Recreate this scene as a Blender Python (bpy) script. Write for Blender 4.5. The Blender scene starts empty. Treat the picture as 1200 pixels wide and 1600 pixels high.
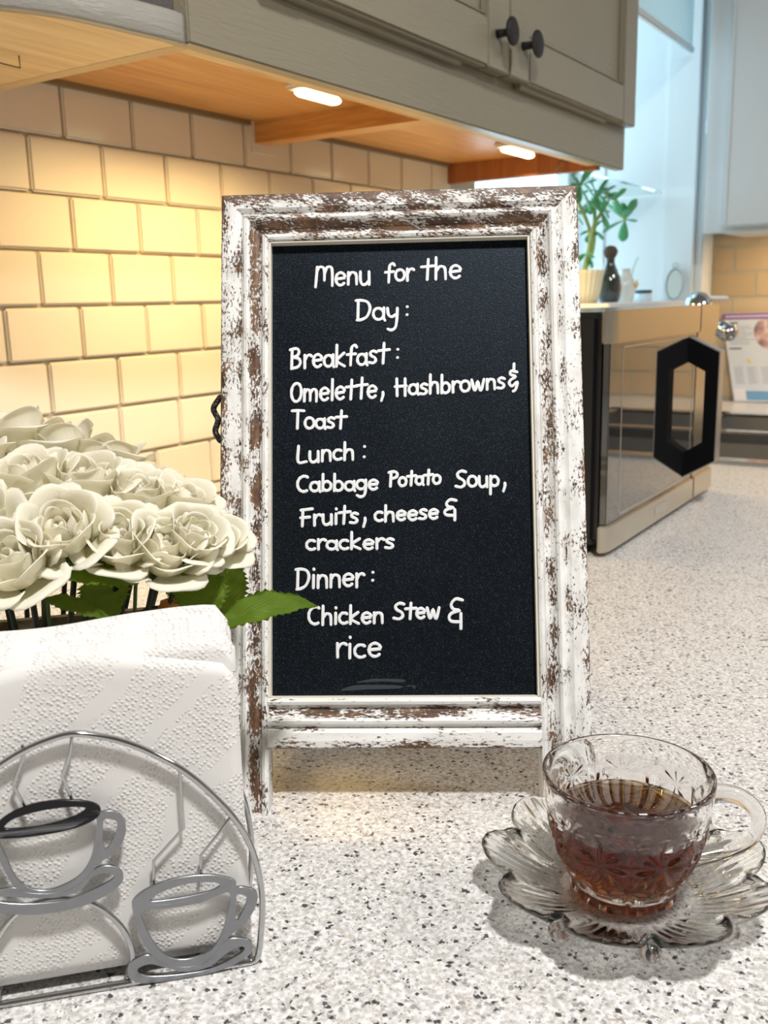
import bpy, bmesh, math, random
from mathutils import Vector, Matrix, noise
random.seed(7)
D = bpy.data; COL = bpy.context.scene.collection; SC = bpy.context.scene
V = Vector; PI = math.pi

# ------------------------------------------------------------------ camera, world, lights, exposure
F = V((-0.53440, 0.81780, -0.21340)).normalized(); R = V((0.8396, 0.5427, -0.0231)); R = (R - F*R.dot(F)).normalized(); U = R.cross(F)
cam = D.cameras.new('camera'); co = D.objects.new('camera', cam); COL.objects.link(co)
M3 = Matrix((R, U, -F)).transposed()
co.matrix_world = Matrix.Translation((0.9, 0.0, 0.25256)) @ M3.to_4x4()
cam.sensor_fit = 'HORIZONTAL'; cam.sensor_width = 36; cam.lens = 1501.045/1200*36
cam.clip_start = 0.02; cam.clip_end = 60
cam.dof.use_dof = True; cam.dof.focus_distance = 0.47; cam.dof.aperture_fstop = 24
SC.camera = co
SC.view_settings.view_transform = 'Standard'; SC.view_settings.look = 'None'
SC.view_settings.gamma = 1; SC.view_settings.use_curve_mapping = False
SC.view_settings.exposure = 0.06
SC.cycles.max_bounces = 20; SC.cycles.transmission_bounces = 20; SC.cycles.glossy_bounces = 8; SC.cycles.diffuse_bounces = 4

w = D.worlds.new('sky'); SC.world = w; w.use_nodes = True
bg = w.node_tree.nodes['Background']; bg.inputs[0].default_value = (0.62, 0.86, 1.0, 1); bg.inputs[1].default_value = 4.0

def light(name, kind, loc, energy, color, size=0.1, size_y=None, target=None, spread=None):
    l = D.lights.new(name, kind); l.energy = energy; l.color = color
    if kind == 'AREA':
        l.size = size
        if size_y: l.shape = 'RECTANGLE'; l.size_y = size_y
        if spread: l.spread = spread
    else: l.shadow_soft_size = size
    o = D.objects.new(name, l); COL.objects.link(o); o.location = loc
    if target is not None: o.rotation_euler = (V(target)-V(loc)).to_track_quat('-Z', 'Y').to_euler()
    return o
light('ceiling_lamp_light', 'AREA', (1.25, 0.0, 1.46), 28, (1.0, 0.98, 0.96), 0.14, target=(1.25, 0.0, 0))
light('far_ceiling_lamp_light', 'AREA', (2.0, 1.3, 1.46), 15, (1.0, 0.96, 0.92), 0.2, target=(2.0, 1.3, 0))
WARM = (1.0, 0.72, 0.36)

# ------------------------------------------------------------------ materials
def mat(name, color=(.8, .8, .8), rough=.5, metal=0.0, **kw):
    m = D.materials.new(name); m.use_nodes = True
    b = m.node_tree.nodes['Principled BSDF']
    b.inputs['Base Color'].default_value = (*color, 1); b.inputs['Roughness'].default_value = rough; b.inputs['Metallic'].default_value = metal
    for k, v in kw.items():
        b.inputs[k.replace('_', ' ')].default_value = v
    return m
class N:
    def __init__(s, m): s.m = m; s.t = m.node_tree; s.b = s.t.nodes.get('Principled BSDF')
    def n(s, typ, **kw):
        x = s.t.nodes.new('ShaderNode'+typ)
        for k, v in kw.items():
            if k.startswith('i_'):
                key = k[2:]; x.inputs[int(key) if key.isdigit() else key.replace('_', ' ')].default_value = v
            else: setattr(x, k, v)
        return x
    def l(s, a, b): s.t.links.new(a, b)
    def ramp(s, fac, stops, interp='LINEAR'):
        r = s.n('ValToRGB'); r.color_ramp.interpolation = interp; e = r.color_ramp.elements
        while len(e) > 1: e.remove(e[-1])
        e[0].position = stops[0][0]; e[0].color = (*stops[0][1], 1)
        for p, c in stops[1:]:
            k = e.new(p); k.color = (*c, 1)
        s.l(fac, r.inputs[0]); return r.outputs[0]
    def coord(s, kind='Object', scale=(1, 1, 1), rot=(0, 0, 0)):
        c = s.n('TexCoord'); mp = s.n('Mapping'); mp.inputs['Scale'].default_value = scale; mp.inputs['Rotation'].default_value = rot
        s.l(c.outputs[kind], mp.inputs[0]); return mp.outputs[0]
    def noise(s, vec, scale, detail=4, rough=.55, dist=0.0):
        x = s.n('TexNoise', i_Scale=scale, i_Detail=detail, i_Roughness=rough, i_Distortion=dist); s.l(vec, x.inputs['Vector']); return x.outputs[0]
    def math(s, op, a, b=None, c=None):
        x = s.n('Math', operation=op)
        for i, v in enumerate((a, b, c)):
            if v is None: continue
            if isinstance(v, (int, float)): x.inputs[i].default_value = v
            else: s.l(v, x.inputs[i])
        return x.outputs[0]
    def mix(s, fac, a, b):
        x = s.n('Mix', data_type='RGBA')
        for i, v in ((0, fac), (6, a), (7, b)):
            if isinstance(v, (int, float)): x.inputs[i].default_value = v
            elif isinstance(v, tuple): x.inputs[i].default_value = (*v, 1)
            else: s.l(v, x.inputs[i])
        return x.outputs[2]
    def bump(s, h, strength=.3, dist=.001):
        x = s.n('Bump', i_Strength=strength, i_Distance=dist); s.l(h, x.inputs['Height']); s.l(x.outputs[0], s.b.inputs['Normal']); return x
    def base(s, c): s.l(c, s.b.inputs['Base Color'])

def wood_mat(name, c1, c2, c3, grain='y', rough=.45, scale=1.0):
    m = mat(name, c1, rough); n = N(m)
    st = {'x': (3, 60, 60), 'y': (60, 3, 60), 'z': (60, 60, 3)}[grain]
    v = n.coord('Object', tuple(a*scale for a in st))
    a = n.noise(v, 1.0, 5, .6, 1.2); b = n.noise(v, 6.0, 3, .5)
    f = n.math('ADD', n.math('MULTIPLY', a, .75), n.math('MULTIPLY', b, .25))
    n.base(n.ramp(f, [(.3, c1), (.5, c2), (.68, c3)])); n.bump(b, .15, .0005)
    return m

# counter
m_counter = mat('speckled_stone', (.7, .7, .68), .32)
n = N(m_counter); v = n.coord('Object')
big = n.noise(v, 14, 3); mid = n.noise(v, 420, 3, .6)
basec = n.mix(n.ramp(mid, [(.38, (0, 0, 0)), (.62, (1, 1, 1))]), (.48, .465, .445), (.77, .77, .765))
def flecks(sc, dens, rad, seedoff):
    mp = n.n('Mapping'); mp.inputs['Location'].default_value = (seedoff, seedoff*.7, 0); n.l(v, mp.inputs[0])
    wn = n.n('TexNoise', i_Scale=sc*1.3, i_Detail=2.0); n.l(mp.outputs[0], wn.inputs['Vector'])
    ad = n.n('VectorMath', operation='MULTIPLY_ADD'); n.l(wn.outputs['Color'], ad.inputs[0]); ad.inputs[1].default_value = (1.4/sc,)*3; n.l(mp.outputs[0], ad.inputs[2])
    vo = n.n('TexVoronoi', i_Scale=sc, i_Randomness=1.0); n.l(ad.outputs[0], vo.inputs['Vector'])
    sx = n.n('SeparateColor'); n.l(vo.outputs['Color'], sx.inputs[0])
    # radius varies with the cell
    r = n.math('MULTIPLY', n.math('SUBTRACT', sx.outputs[0], 1-dens), rad/dens)
    d = n.math('SUBTRACT', r, vo.outputs['Distance'])
    return n.n('Clamp').outputs[0] if False else n.math('MULTIPLY', n.math('GREATER_THAN', sx.outputs[0], 1-dens), n.math('GREATER_THAN', d, 0.0))
g1 = flecks(500, .42, .60, 3.1); g2 = flecks(450, .20, .62, 11.7); g3 = flecks(760, .38, .6, 23.3)
c = n.mix(n.math('MULTIPLY', g3, .75), basec, (.40, .33, .26))
c = n.mix(n.math('MULTIPLY', g1, .75), c, (.22, .21, .215))
c = n.mix(n.math('MULTIPLY', g2, .95), c, (.035, .033, .035))
n.base(c)

m_tile = mat('cream_glazed_tile', (.80, .745, .63), .16, Specular_IOR_Level=.32)
n = N(m_tile); v = n.coord('Object'); n.base(n.mix(n.noise(v, 9, 3), (.84, .78, .655), (.75, .70, .59))); n.bump(n.noise(v, 14, 2), .25, .002)
m_grout = mat('grout', (.45, .40, .31), .9)
n = N(m_grout); v = n.coord('Object'); n.base(n.mix(n.noise(v, 60, 4), (.58, .53, .42), (.46, .41, .31)))
m_trimstrip = mat('brown_edge_strip', (.22, .16, .09), .5)
m_plaster = mat('cream_plaster', (.50, .48, .44), .8)
n = N(m_plaster); n.bump(n.noise(n.coord('Object'), 30, 4), .1, .001)
m_ceil = mat('ceiling_white', (.62, .62, .61), .9)
m_floor = wood_mat('floor_wood', (.25, .14, .07), (.34, .2, .1), (.42, .26, .14), 'y', .4, .3)
m_oak = wood_mat('warm_oak_veneer', (.42, .19, .05), (.60, .31, .10), (.70, .40, .15), 'y', .38)
m_oakx = wood_mat('oak_batten_grain', (.36, .14, .025), (.58, .27, .07), (.72, .42, .16), 'x', .38)
m_oaklight = wood_mat('pale_oak_veneer', (.50, .32, .13), (.70, .50, .25), (.78, .60, .33), 'y', .5)
m_redwood = wood_mat('reddish_wood_panel', (.22, .065, .015), (.36, .12, .03), (.42, .16, .05), 'z', .5)
m_ply = mat('plywood_edge', (.6, .42, .2), .6)
n = N(m_ply); wv = n.n('TexWave', i_Scale=95.0, i_Distortion=1.2, bands_direction='Y'); n.l(n.coord('Object'), wv.inputs[0]); n.base(n.ramp(wv.outputs[1], [(.2, (.30, .18, .07)), (.5, (.72, .53, .28)), (.9, (.78, .60, .34))]))
def painted(name, c):
    m = mat(name, c, .30); n = N(m); v = n.coord('Object', (40, 4, 40))
    n.bump(n.math('ADD', n.noise(v, 8, 4, .6), n.noise(n.coord('Object', (60, 5, 60)), 2.2, 3, .5, 2.5)), .6, .0011); n.base(n.mix(n.noise(n.coord('Object'), 5, 2), c, tuple(x*.92 for x in c))); return m
m_greige = painted('greige_cabinet_paint', (.30, .272, .200))
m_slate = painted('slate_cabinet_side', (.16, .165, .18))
m_shelfedge = painted('grey_shelf_edge_paint', (.36, .35, .31))
m_whitecab = mat('white_cabinet_paint', (.62, .66, .68), .45)
m_whitetrim = mat('white_window_trim', (.72, .76, .78), .45)
m_shade = None
m_black = mat('black_enamel', (.008, .008, .009), .22)
m_blackknob = mat('black_iron', (.006, .006, .007), .42, .0)
n = N(m_blackknob); n.bump(n.noise(n.coord('Object'), 260, 2, .5, 2.0), 1.0, .002)
m_blackplastic = mat('black_handle_plastic', (.0025, .0025, .003), .5, Specular_IOR_Level=.12)
m_blackglass = mat('dark_door_glass', (.012, .013, .015), .03, Specular_IOR_Level=.9, Coat_Weight=1.0, Coat_Roughness=.02, Coat_IOR=1.9)
m_steel = mat('brushed_stainless', (.62, .58, .50), .24, 1.0)
n = N(m_steel); n.bump(n.noise(n.coord('Object', (20, 2, 900)), 1, 3), .06, .0004)
m_steelside = mat('silver_handle_edge', (.66, .63, .57), .35, .9)
m_sink = mat('satin_sink_steel', (.52, .52, .51), .38, 1.0)
m_chrome = mat('chrome', (.50, .51, .52), .09, 1.0)
m_cut = mat('dull_cut_steel', (.30, .31, .33), .33, 1.0)
n = N(m_cut); n.base(n.mix(n.noise(n.coord('Object'), 160, 4), (.24, .25, .27), (.33, .34, .36)))
m_cutdark = mat('dark_cut_steel', (.014, .014, .016), .22, .6)
def emis(name, c, s):
    m = mat(name, c, .5); b = m.node_tree.nodes['Principled BSDF']; b.inputs['Emission Color'].default_value = (*c, 1); b.inputs['Emission Strength'].default_value = s; return m
m_lens = emis('lit_lamp_lens', (1.0, .86, .55), 5)
m_lens2 = emis('lit_ceiling_lens', (1.0, .95, .87), 6)
m_whiteplastic = mat('white_lamp_housing', (.75, .70, .6), .4)
m_brass = mat('aged_hook_metal', (.25, .2, .13), .35, .9)

# chalkboard
m_board = mat('black_chalkboard', (.005, .006, .008), .5, Specular_IOR_Level=.24, Specular_Tint=(.62, .80, 1, 1))
n = N(m_board); v = n.coord('Object')
sp = n.noise(v, 1500, 2, .6); sm = n.noise(n.coord('Object', (14, 1, 60)), 1, 4, .6)
spk = n.ramp(sp, [(.54, (0, 0, 0)), (.72, (1, 1, 1))])
n.base(n.mix(spk, (.0022, .0028, .004), (.030, .044, .062)))
n.bump(sp, .35, .0004)
n.l(n.ramp(n.noise(v, 18, 3), [(.3, (.36,)*3), (.7, (.46,)*3)]), n.b.inputs['Roughness'])
m_chalk = mat('white_marker', (.80, .82, .84), .6)
m_smudge = mat('chalk_smudge', (.028, .036, .042), .8)

def distressed(name, bias, streak=.55, sc=800):
    m = mat(name, (.8, .8, .8), .55); n = N(m)
    uv = n.n('UVMap'); mp = n.n('Mapping'); mp.inputs['Scale'].default_value = (streak, 1, 1); n.l(uv.outputs[0], mp.inputs[0])
    a = n.noise(mp.outputs[0], sc, 7, .72); b = n.noise(mp.outputs[0], 110, 3, .5)
    wr = n.n('Attribute', attribute_name='wear')
    val = n.math('ADD', n.math('ADD', n.math('MULTIPLY', a, .62), n.math('MULTIPLY', b, .38)), n.math('MULTIPLY', wr.outputs['Fac'], .62))
    val = n.math('ADD', val, bias)
    mask = n.ramp(val, [(.535, (0, 0, 0)), (.55, (1, 1, 1))])
    g = n.noise(mp.outputs[0], 130, 5, .6)
    brown = n.ramp(g, [(.3, (.035, .016, .010)), (.5, (.11, .055, .028)), (.7, (.30, .17, .09))])
    white = n.ramp(n.noise(mp.outputs[0], 90, 4), [(.3, (.66, .65, .62)), (.6, (.86, .86, .84))])
    n.base(n.mix(mask, white, brown))
    inv = n.math('SUBTRACT', 1.0, mask); n.bump(n.math('ADD', inv, n.math('MULTIPLY', g, .3)), .6, .0006)
    return m
m_dt = distressed('distressed_paint_top', .05)
m_dl = distressed('distressed_paint_left', .005)
m_dr = distressed('distressed_paint_right', -.012)
m_db = distressed('distressed_paint_bottom', .0, .35)
m_rawwood = wood_mat('raw_brown_frame_wood', (.07, .03, .015), (.16, .08, .04), (.25, .14, .07), 'z', .7)
m_lip = mat('cream_inner_lip', (.72, .68, .58), .6)

m_napkin = mat('white_tissue', (.75, .74, .72), .85, Subsurface_Weight=.15, Subsurface_Radius=(.004, .004, .004))
n = N(m_napkin); uv = n.n('UVMap'); mp = n.n('Mapping'); mp.inputs['Rotation'].default_value = (0, 0, .78); n.l(uv.outputs[0], mp.inputs[0])
vo = n.n('TexVoronoi', i_Scale=640.0, i_Randomness=.5); n.l(mp.outputs[0], vo.inputs['Vector'])
wv = n.n('TexWave', i_Scale=11.0, i_Distortion=7.0); n.l(mp.outputs[0], wv.inputs[0])
h = n.math('MULTIPLY', n.math('MAXIMUM', n.math('SUBTRACT', .52, vo.outputs['Distance']), 0.0), n.math('GREATER_THAN', wv.outputs[1], .12))
n.bump(n.math('ADD', h, n.math('MULTIPLY', n.noise(uv.outputs[0], 25, 3), .9)), .6, .0013)

def thin(name, c, tr, k=.35):
    m = mat(name, c, .55); n = N(m)
    t = n.n('BsdfTranslucent'); t.inputs[0].default_value = (*tr, 1)
    mx = n.n('MixShader'); mx.inputs[0].default_value = k
    n.l(n.b.outputs[0], mx.inputs[1]); n.l(t.outputs[0], mx.inputs[2]); n.l(mx.outputs[0], n.t.nodes['Material Output'].inputs[0])
    return m, n, t
m_petal, n, t = thin('ivory_petal', (.90, .89, .82), (1.0, .97, .84), .5)
at = n.n('Attribute', attribute_name='Col'); n.base(at.outputs['Color']); n.bump(n.noise(n.coord('Object', (1, 1, .25)), 300, 3), .25, .0006)
m_leaf, n, t = thin('green_leaf', (.10, .20, .02), (.40, .55, .06), .42)
uv = n.n('UVMap'); g = n.noise(n.coord('Object'), 70, 4)
sx = n.n('SeparateXYZ'); n.l(uv.outputs[0], sx.inputs[0])
vein = n.math('SINE', n.math('MULTIPLY', n.math('ADD', sx.outputs[0], n.math('MULTIPLY', n.math('ABSOLUTE', sx.outputs[1]), -.55)), 62.0))
n.base(n.mix(n.ramp(vein, [(.80, (0, 0, 0)), (1.0, (.5, .5, .5))]), n.ramp(g, [(.3, (.09, .20, .012)), (.7, (.22, .34, .035))]), (.38, .48, .12)))
n.bump(vein, .35, .0008)
m_shade, n, t = thin('roller_shade_cloth', (.62, .68, .68), (.7, .75, .75), .6)
m_stem = mat('dark_green_stem', (.008, .016, .007), .45)
m_calyx = mat('green_calyx', (.04, .10, .01), .5)
m_orangebud = mat('orange_bud', (.55, .20, .03), .5)
m_planter = wood_mat('grey_weathered_wood', (.10, .08, .05), (.17, .14, .09), (.24, .20, .13), 'x', .7)

def glassmat(name, c=(1, 1, 1), rough=0.0, ior=1.5):
    m = mat(name, c, rough, Transmission_Weight=1.0, IOR=ior); return m
m_glass = glassmat('cut_glass', (1, 1, .995))
m_glass2 = glassmat('saucer_glass', (.995, 1, .985))
m_tea = glassmat('dark_tea', (1, .97, .9), 0, 1.34)
n = N(m_tea); ab = n.n('VolumeAbsorption'); ab.inputs['Color'].default_value = (.83, .60, .05, 1); ab.inputs['Density'].default_value = 240
n.l(ab.outputs[0], n.t.nodes['Material Output'].inputs['Volume'])
# the side of the tea touches the glass (the bending of light there belongs to the glass), only its free surface refracts
ge = n.n('NewGeometry'); sx = n.n('SeparateXYZ'); n.l(ge.outputs['Position'], sx.inputs[0]); tb = n.n('BsdfTransparent'); mx = n.n('MixShader')
n.l(n.math('GREATER_THAN', sx.outputs[2], .0399), mx.inputs[0]); n.l(tb.outputs[0], mx.inputs[1]); n.l(n.b.outputs[0], mx.inputs[2]); n.l(mx.outputs[0], n.t.nodes['Material Output'].inputs[0])
m_glasswet = glassmat('glass_wetted_by_tea', (1, 1, .995), 0, 1.12)
m_window = mat('window_glass', (1, 1, 1), .0); n = N(m_window)
tb = n.n('BsdfTransparent'); tb.inputs[0].default_value = (.96, .99, 1, 1); gb = n.n('BsdfGlossy', i_Roughness=.02); mx = n.n('MixShader'); mx.inputs[0].default_value = .05
n.l(tb.outputs[0], mx.inputs[1]); n.l(gb.outputs[0], mx.inputs[2]); n.l(mx.outputs[0], n.t.nodes['Material Output'].inputs[0])

# ------------------------------------------------------------------ geometry helpers
def wloc(p):
    l = V((0, 0, 0))
    while p is not None: l = l + p.location; p = p.parent
    return l
def link(name, me, m, parent=None, smooth=False, kind=None, label=None, cat=None, group=None):
    o = D.objects.new(name, me); COL.objects.link(o)
    if m is not None:
        for mm in (m if isinstance(m, (list, tuple)) else [m]): me.materials.append(mm)
    if parent is not None: o.parent = parent
    if smooth: me.polygons.foreach_set('use_smooth', [True]*len(me.polygons))
    for k, vv in (('kind', kind), ('label', label), ('category', cat), ('group', group)):
        if vv: o[k] = vv
    me.update(); return o
def ob(name, bm, m, parent=None, smooth=False, **kw):
    """bm is in world coordinates; the mesh is stored relative to the parent's place, or round its own base when top-level"""
    if parent is not None: off = wloc(parent)
    else: off = V((0, 0, 0))
    bmesh.ops.recalc_face_normals(bm, faces=bm.faces)
    bmesh.ops.translate(bm, verts=bm.verts, vec=-off)
    me = D.meshes.new(name); bm.to_mesh(me); bm.free()
    return link(name, me, m, parent, smooth, **kw)
def raw(name, verts, faces, m, parent=None, smooth=False, recalc=True, **kw):
    bm = bmesh.new(); vs = [bm.verts.new(p) for p in verts]
    for f in faces:
        try: bm.faces.new([vs[i] for i in f])
        except ValueError: pass
    return ob(name, bm, m, parent, smooth, **kw)
def thing(name, label, cat, loc=(0, 0, 0), group=None):
    o = D.objects.new(name, None); COL.objects.link(o); o.location = loc; o.empty_display_size = .02
    o['label'] = label; o['category'] = cat
    if group: o['group'] = group
    return o
def box(bm, a, b, bev=0.0, seg=2):
    a = V(a); b = V(b); c = (a+b)/2; s = b-a
    r = bmesh.ops.create_cube(bm, size=1.0, matrix=Matrix.Translation(c) @ Matrix.Diagonal((abs(s.x), abs(s.y), abs(s.z), 1)))
    if bev > 0:
        es = list({e for vv in r['verts'] for e in vv.link_edges}); bmesh.ops.bevel(bm, geom=es, offset=bev, segments=seg, affect='EDGES')
    return bm
def bx(name, a, b, m, parent=None, bev=0.0, **kw):
    bm = bmesh.new(); box(bm, a, b, bev); return ob(name, bm, m, parent, **kw)
def frame_of(d):
    d = d.normalized(); a = V((0, 0, 1)) if abs(d.z) < .9 else V((1, 0, 0)); x = a.cross(d).normalized(); return x, d.cross(x)
def tube(bm, pts, r, seg=10, normal=None, flat=1.0, closed=False, roundcap=True):
    pts = [V(p) for p in pts]
    rr = list(r) if hasattr(r, '__len__') else [r]*len(pts)
    if roundcap and not closed:
        d0 = (pts[0]-pts[1]).normalized(); d1 = (pts[-1]-pts[-2]).normalized(); r0, r1 = rr[0], rr[-1]
        pts = [pts[0]+d0*r0*.95, pts[0]+d0*r0*.7] + pts + [pts[-1]+d1*r1*.7, pts[-1]+d1*r1*.95]
        rr = [r0*.25, r0*.72] + rr + [r1*.72, r1*.25]
    n_ = len(pts); rings = []; prev = None
    for i, p in enumerate(pts):
        if closed: t = (pts[(i+1) % n_]-pts[i-1]).normalized()
        else: t = (pts[min(i+1, n_-1)]-pts[max(i-1, 0)]).normalized()
        if normal is not None: y = V(normal).normalized(); x = y.cross(t).normalized(); 
        else:
            if prev is None: x, y = frame_of(t)
            else: x = (prev - t*prev.dot(t)).normalized(); y = t.cross(x)
            prev = x
        rings.append([bm.verts.new(p + x*math.cos(a)*rr[i] + y*math.sin(a)*rr[i]*flat) for a in (2*PI*k/seg for k in range(seg))])
    for i in range(n_ if closed else n_-1):
        A, B = rings[i], rings[(i+1) % n_]
        for k in range(seg): bm.faces.new((A[k], A[(k+1) % seg], B[(k+1) % seg], B[k]))
    if not closed: bm.faces.new(rings[0][::-1]); bm.faces.new(rings[-1])
    return bm
def smooth_pts(p, n_=6, closed=False):
    p = [V(q) for q in p]; out = []; L = len(p)
    rng = range(L) if closed else range(L-1)
    for i in rng:
        p0 = p[(i-1) % L] if closed or i > 0 else p[0]*2-p[1]; p1 = p[i]; p2 = p[(i+1) % L]
        p3 = p[(i+2) % L] if closed or i < L-2 else p[-1]*2-p[-2]
        for k in range(n_):
            t = k/n_; out.append(.5*((2*p1)+(p2-p0)*t+(2*p0-5*p1+4*p2-p3)*t*t+(3*p1-p0-3*p2+p3)*t**3))
    if not closed: out.append(p[-1])
    return out
def lathe(bm, prof, c, seg=48, cap=True):
    c = V(c); rings = []
    for r, z in prof: rings.append([bm.verts.new(c+V((r*math.cos(2*PI*k/seg), r*math.sin(2*PI*k/seg), z))) for k in range(seg)])
    for A, B in zip(rings, rings[1:]):
        for k in range(seg): bm.faces.new((A[k], A[(k+1) % seg], B[(k+1) % seg], B[k]))
    if cap: bm.faces.new(rings[0][::-1]); bm.faces.new(rings[-1])
    return bm
def poly_prism(name, pts, ext, m, parent=None, bev=0.0, **kw):
    """pts: world points of a planar outline, ext: extrusion vector"""
    bm = bmesh.new(); f = bm.faces.new([bm.verts.new(p) for p in pts]); r = bmesh.ops.extrude_face_region(bm, geom=[f])
    bmesh.ops.translate(bm, verts=[g for g in r['geom'] if isinstance(g, bmesh.types.BMVert)], vec=V(ext))
    if bev > 0: bmesh.ops.bevel(bm, geom=list(bm.edges), offset=bev, segments=2, affect='EDGES')
    return ob(name, bm, m, parent, **kw)
def struct(name, a, b, m, **kw): return bx(name, a, b, m, kind='structure', **kw)

# ------------------------------------------------------------------ the room
JY = 1.632          # where the tiled wall steps forward to the window wall
WX = 0.27           # plane of the window wall
FY = 2.43           # far wall
wl = struct('wall_left', (-.12, -2.0, -.9), (-.004, JY+.1, 1.5), m_grout)
wfar = struct('wall_far', (WX-.3, FY, -.9), (3.4, FY+.12, 1.5), m_grout)
struct('wall_right', (3.4, -2.1, -.9), (3.5, FY+.12, 1.5), m_plaster)
struct('wall_back', (-.12, -2.1, -.9), (3.5, -2.0, 1.5), m_plaster)
struct('floor', (-.12, -2.1, -1.0), (3.5, FY+.12, -.9), m_floor)
struct('ceiling', (-.12, -2.1, 1.5), (3.5, FY+.12, 1.6), m_ceil)
bm = bmesh.new(); box(bm, (-.02, JY+.02, -.9), (WX, FY, .222)); box(bm, (.02, JY+.02, 1.06), (WX, FY, 1.5)); box(bm, (.14, 2.285, .2), (WX, FY, 1.1))
ob('wall_window_side', bm, m_whitetrim, kind='structure')

# window: sill, jamb, casing, panes, frame, shade
win = D.objects.new('window_1', None); COL.objects.link(win); win.location = (.0, 1.95, .24); win['kind'] = 'structure'
bx('window_sill', (-.06, JY+.02, .222), (WX+.03, 2.32, .241), m_whitetrim, win, .003)
bx('jamb_panel', (-.04, 2.268, .241), (WX, 2.285, 1.06), m_whitetrim, win)
for i, (x0, x1) in enumerate(((-.03, .06), (.20, .27))):
    bx('jamb_rib', (x0, 2.262, .241), (x1, 2.27, 1.06), m_whitetrim, win, .002)
bx('window_casing', (WX, 2.275, .222), (WX+.018, 2.335, 1.14), m_whitetrim, win, .003)
bx('window_casing', (WX, 2.335, .222), (WX+.010, 2.395, 1.14), m_whitetrim, win, .003)
bx('window_casing', (WX, JY+.02, 1.06), (WX+.018, 2.335, 1.14), m_whitetrim, win, .003)
for yy in (JY+.03, 2.235): bx('window_stile', (-.05, yy, .241), (-.02, yy+.028, 1.06), m_whitetrim, win, .002)
bx('window_rail', (-.05, JY+.02, .241), (-.02, 2.26, .262), m_whitetrim, win, .002)
bx('window_rail', (-.05, JY+.02, 1.03), (-.02, 2.26, 1.06), m_whitetrim, win, .002)
bx('window_pane', (-.038, JY+.05, .262), (-.034, 2.235, 1.03), m_window, win)
bx('window_ledge_outside', (-.30, JY, .19), (-.07, 2.4, .2), m_whitetrim, win)
bm = bmesh.new(); box(bm, (.02, JY+.04, .4765), (.20, 2.255, .481), .001)
gshelf = ob('glass_shelf', bm, glassmat('green_edged_shelf_glass', (.86, .97, .93)), label='clear glass shelf crossing the window above the plants', cat='shelf')
sh = thing('roller_shade', 'pale white roller shade half lowered at the top of the window', 'window shade', (WX-.012, 1.95, .764))
bx('shade_cloth', (WX-.014, JY+.03, .77), (WX-.012, 2.235, 1.05), m_shade, sh)
bx('hem_bar', (WX-.019, JY+.03, .758), (WX-.007, 2.235, .772), m_whitetrim, sh, .003)
bm = bmesh.new(); tube(bm, [(WX-.01, JY+.03, 1.035), (WX-.01, 2.24, 1.035)], .018, 16, roundcap=False); ob('roller', bm, m_whitetrim, sh, True)
bm = bmesh.new(); tube(bm, [(WX+.02, 2.262, 1.02), (WX+.02, 2.262, .62)], .0012, 6); tube(bm, [(WX+.02, 2.262, .62), (WX+.02, 2.262, .60)], .004, 8); ob('pull_cord', bm, m_whitetrim, sh, True)

# tiles: running bond on the left wall
TW, TH, G = .10025, .0598, .0028
def tile_mesh(w_, h_, axis='x'):
    bm = bmesh.new()
    box(bm, (0, G/2, G/2), (.006, w_-G/2, h_-G/2))
    front = [e for e in bm.edges if all(abs(v_.co.x-.006) < 1e-6 for v_ in e.verts)]
    side = [e for e in bm.edges if abs(e.verts[0].co.x-e.verts[1].co.x) > .003]
    bmesh.ops.bevel(bm, geom=front+side, offset=.0022, segments=2, affect='EDGES')
    if axis == 'y': bmesh.ops.transform(bm, verts=bm.verts, matrix=Matrix(((0, 1, 0, 0), (-1, 0, 0, 0), (0, 0, 1, 0), (0, 0, 0, 1))))
    bmesh.ops.recalc_face_normals(bm, faces=bm.faces)
    me = D.meshes.new('tile'); bm.to_mesh(me); bm.free(); me.materials.append(m_tile if axis == 'x' else m_tile2)
    return me
m_tile2 = mat('tan_glazed_tile', (.62, .47, .30), .2)
n = N(m_tile2); n.base(n.mix(n.noise(n.coord('Object'), 9, 3), (.66, .51, .33), (.56, .42, .26)))
cache = {}
def put_tile(parent, y0, z0, w_, h_, axis='x', fy=0, m=None):
    key = (round(w_, 4), round(h_, 4), axis)
    if key not in cache: cache[key] = tile_mesh(w_, h_, axis)
    o = D.objects.new('tile', cache[key]); COL.objects.link(o); o.parent = parent
    j = random.uniform(-.0005, .0004)
    if axis == 'x':
        o.location = (-.0045+j, y0, z0); o.rotation_euler = (0, random.uniform(-.006, .006), random.uniform(-.008, .008))
    else:
        o.location = (y0, fy+.0045+j, z0); o.rotation_euler = (random.uniform(-.006, .006), 0, random.uniform(-.008, .008))
ZA = .4358
rows = [(ZA+0*TH, TH, 0), (ZA-TH, TH, .5), (ZA-2*TH, TH, 0), (ZA-3*TH, TH, .5), (ZA-4*TH, TH, 0), (ZA-5*TH, TH, .5), (ZA-6*TH, TH, .46), (ZA-7*TH, TH, 0), (.0005, ZA-7*TH, .5)]
Y0 = .7522; YL, YR = .10, 1.628
for z0, h_, off in rows:
    k = math.floor((YL-Y0)/TW)-1
    while True:
        a = Y0+(k+off)*TW; b = a+TW; k += 1
        a2, b2 = max(a, YL), min(b, YR)
        if a > YR: break
        if b2-a2 < .012: continue
        put_tile(wl, a2, z0, b2-a2, h_)
# far wall tiles (running bond) between counter and the white cabinet
XL, XR = WX+.002, 1.5
for r_ in range(8):
    z0 = .004+r_*TH; k = -1
    while True:
        a = XL+(k+(.5 if r_ % 2 else 0))*TW; b = a+TW; k += 1
        a2, b2 = max(a, XL), min(b, XR)
        if a > XR: break
        if b2-a2 < .012: continue
        put_tile(wfar, a2, z0, b2-a2, TH, 'y', FY-.0)
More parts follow.
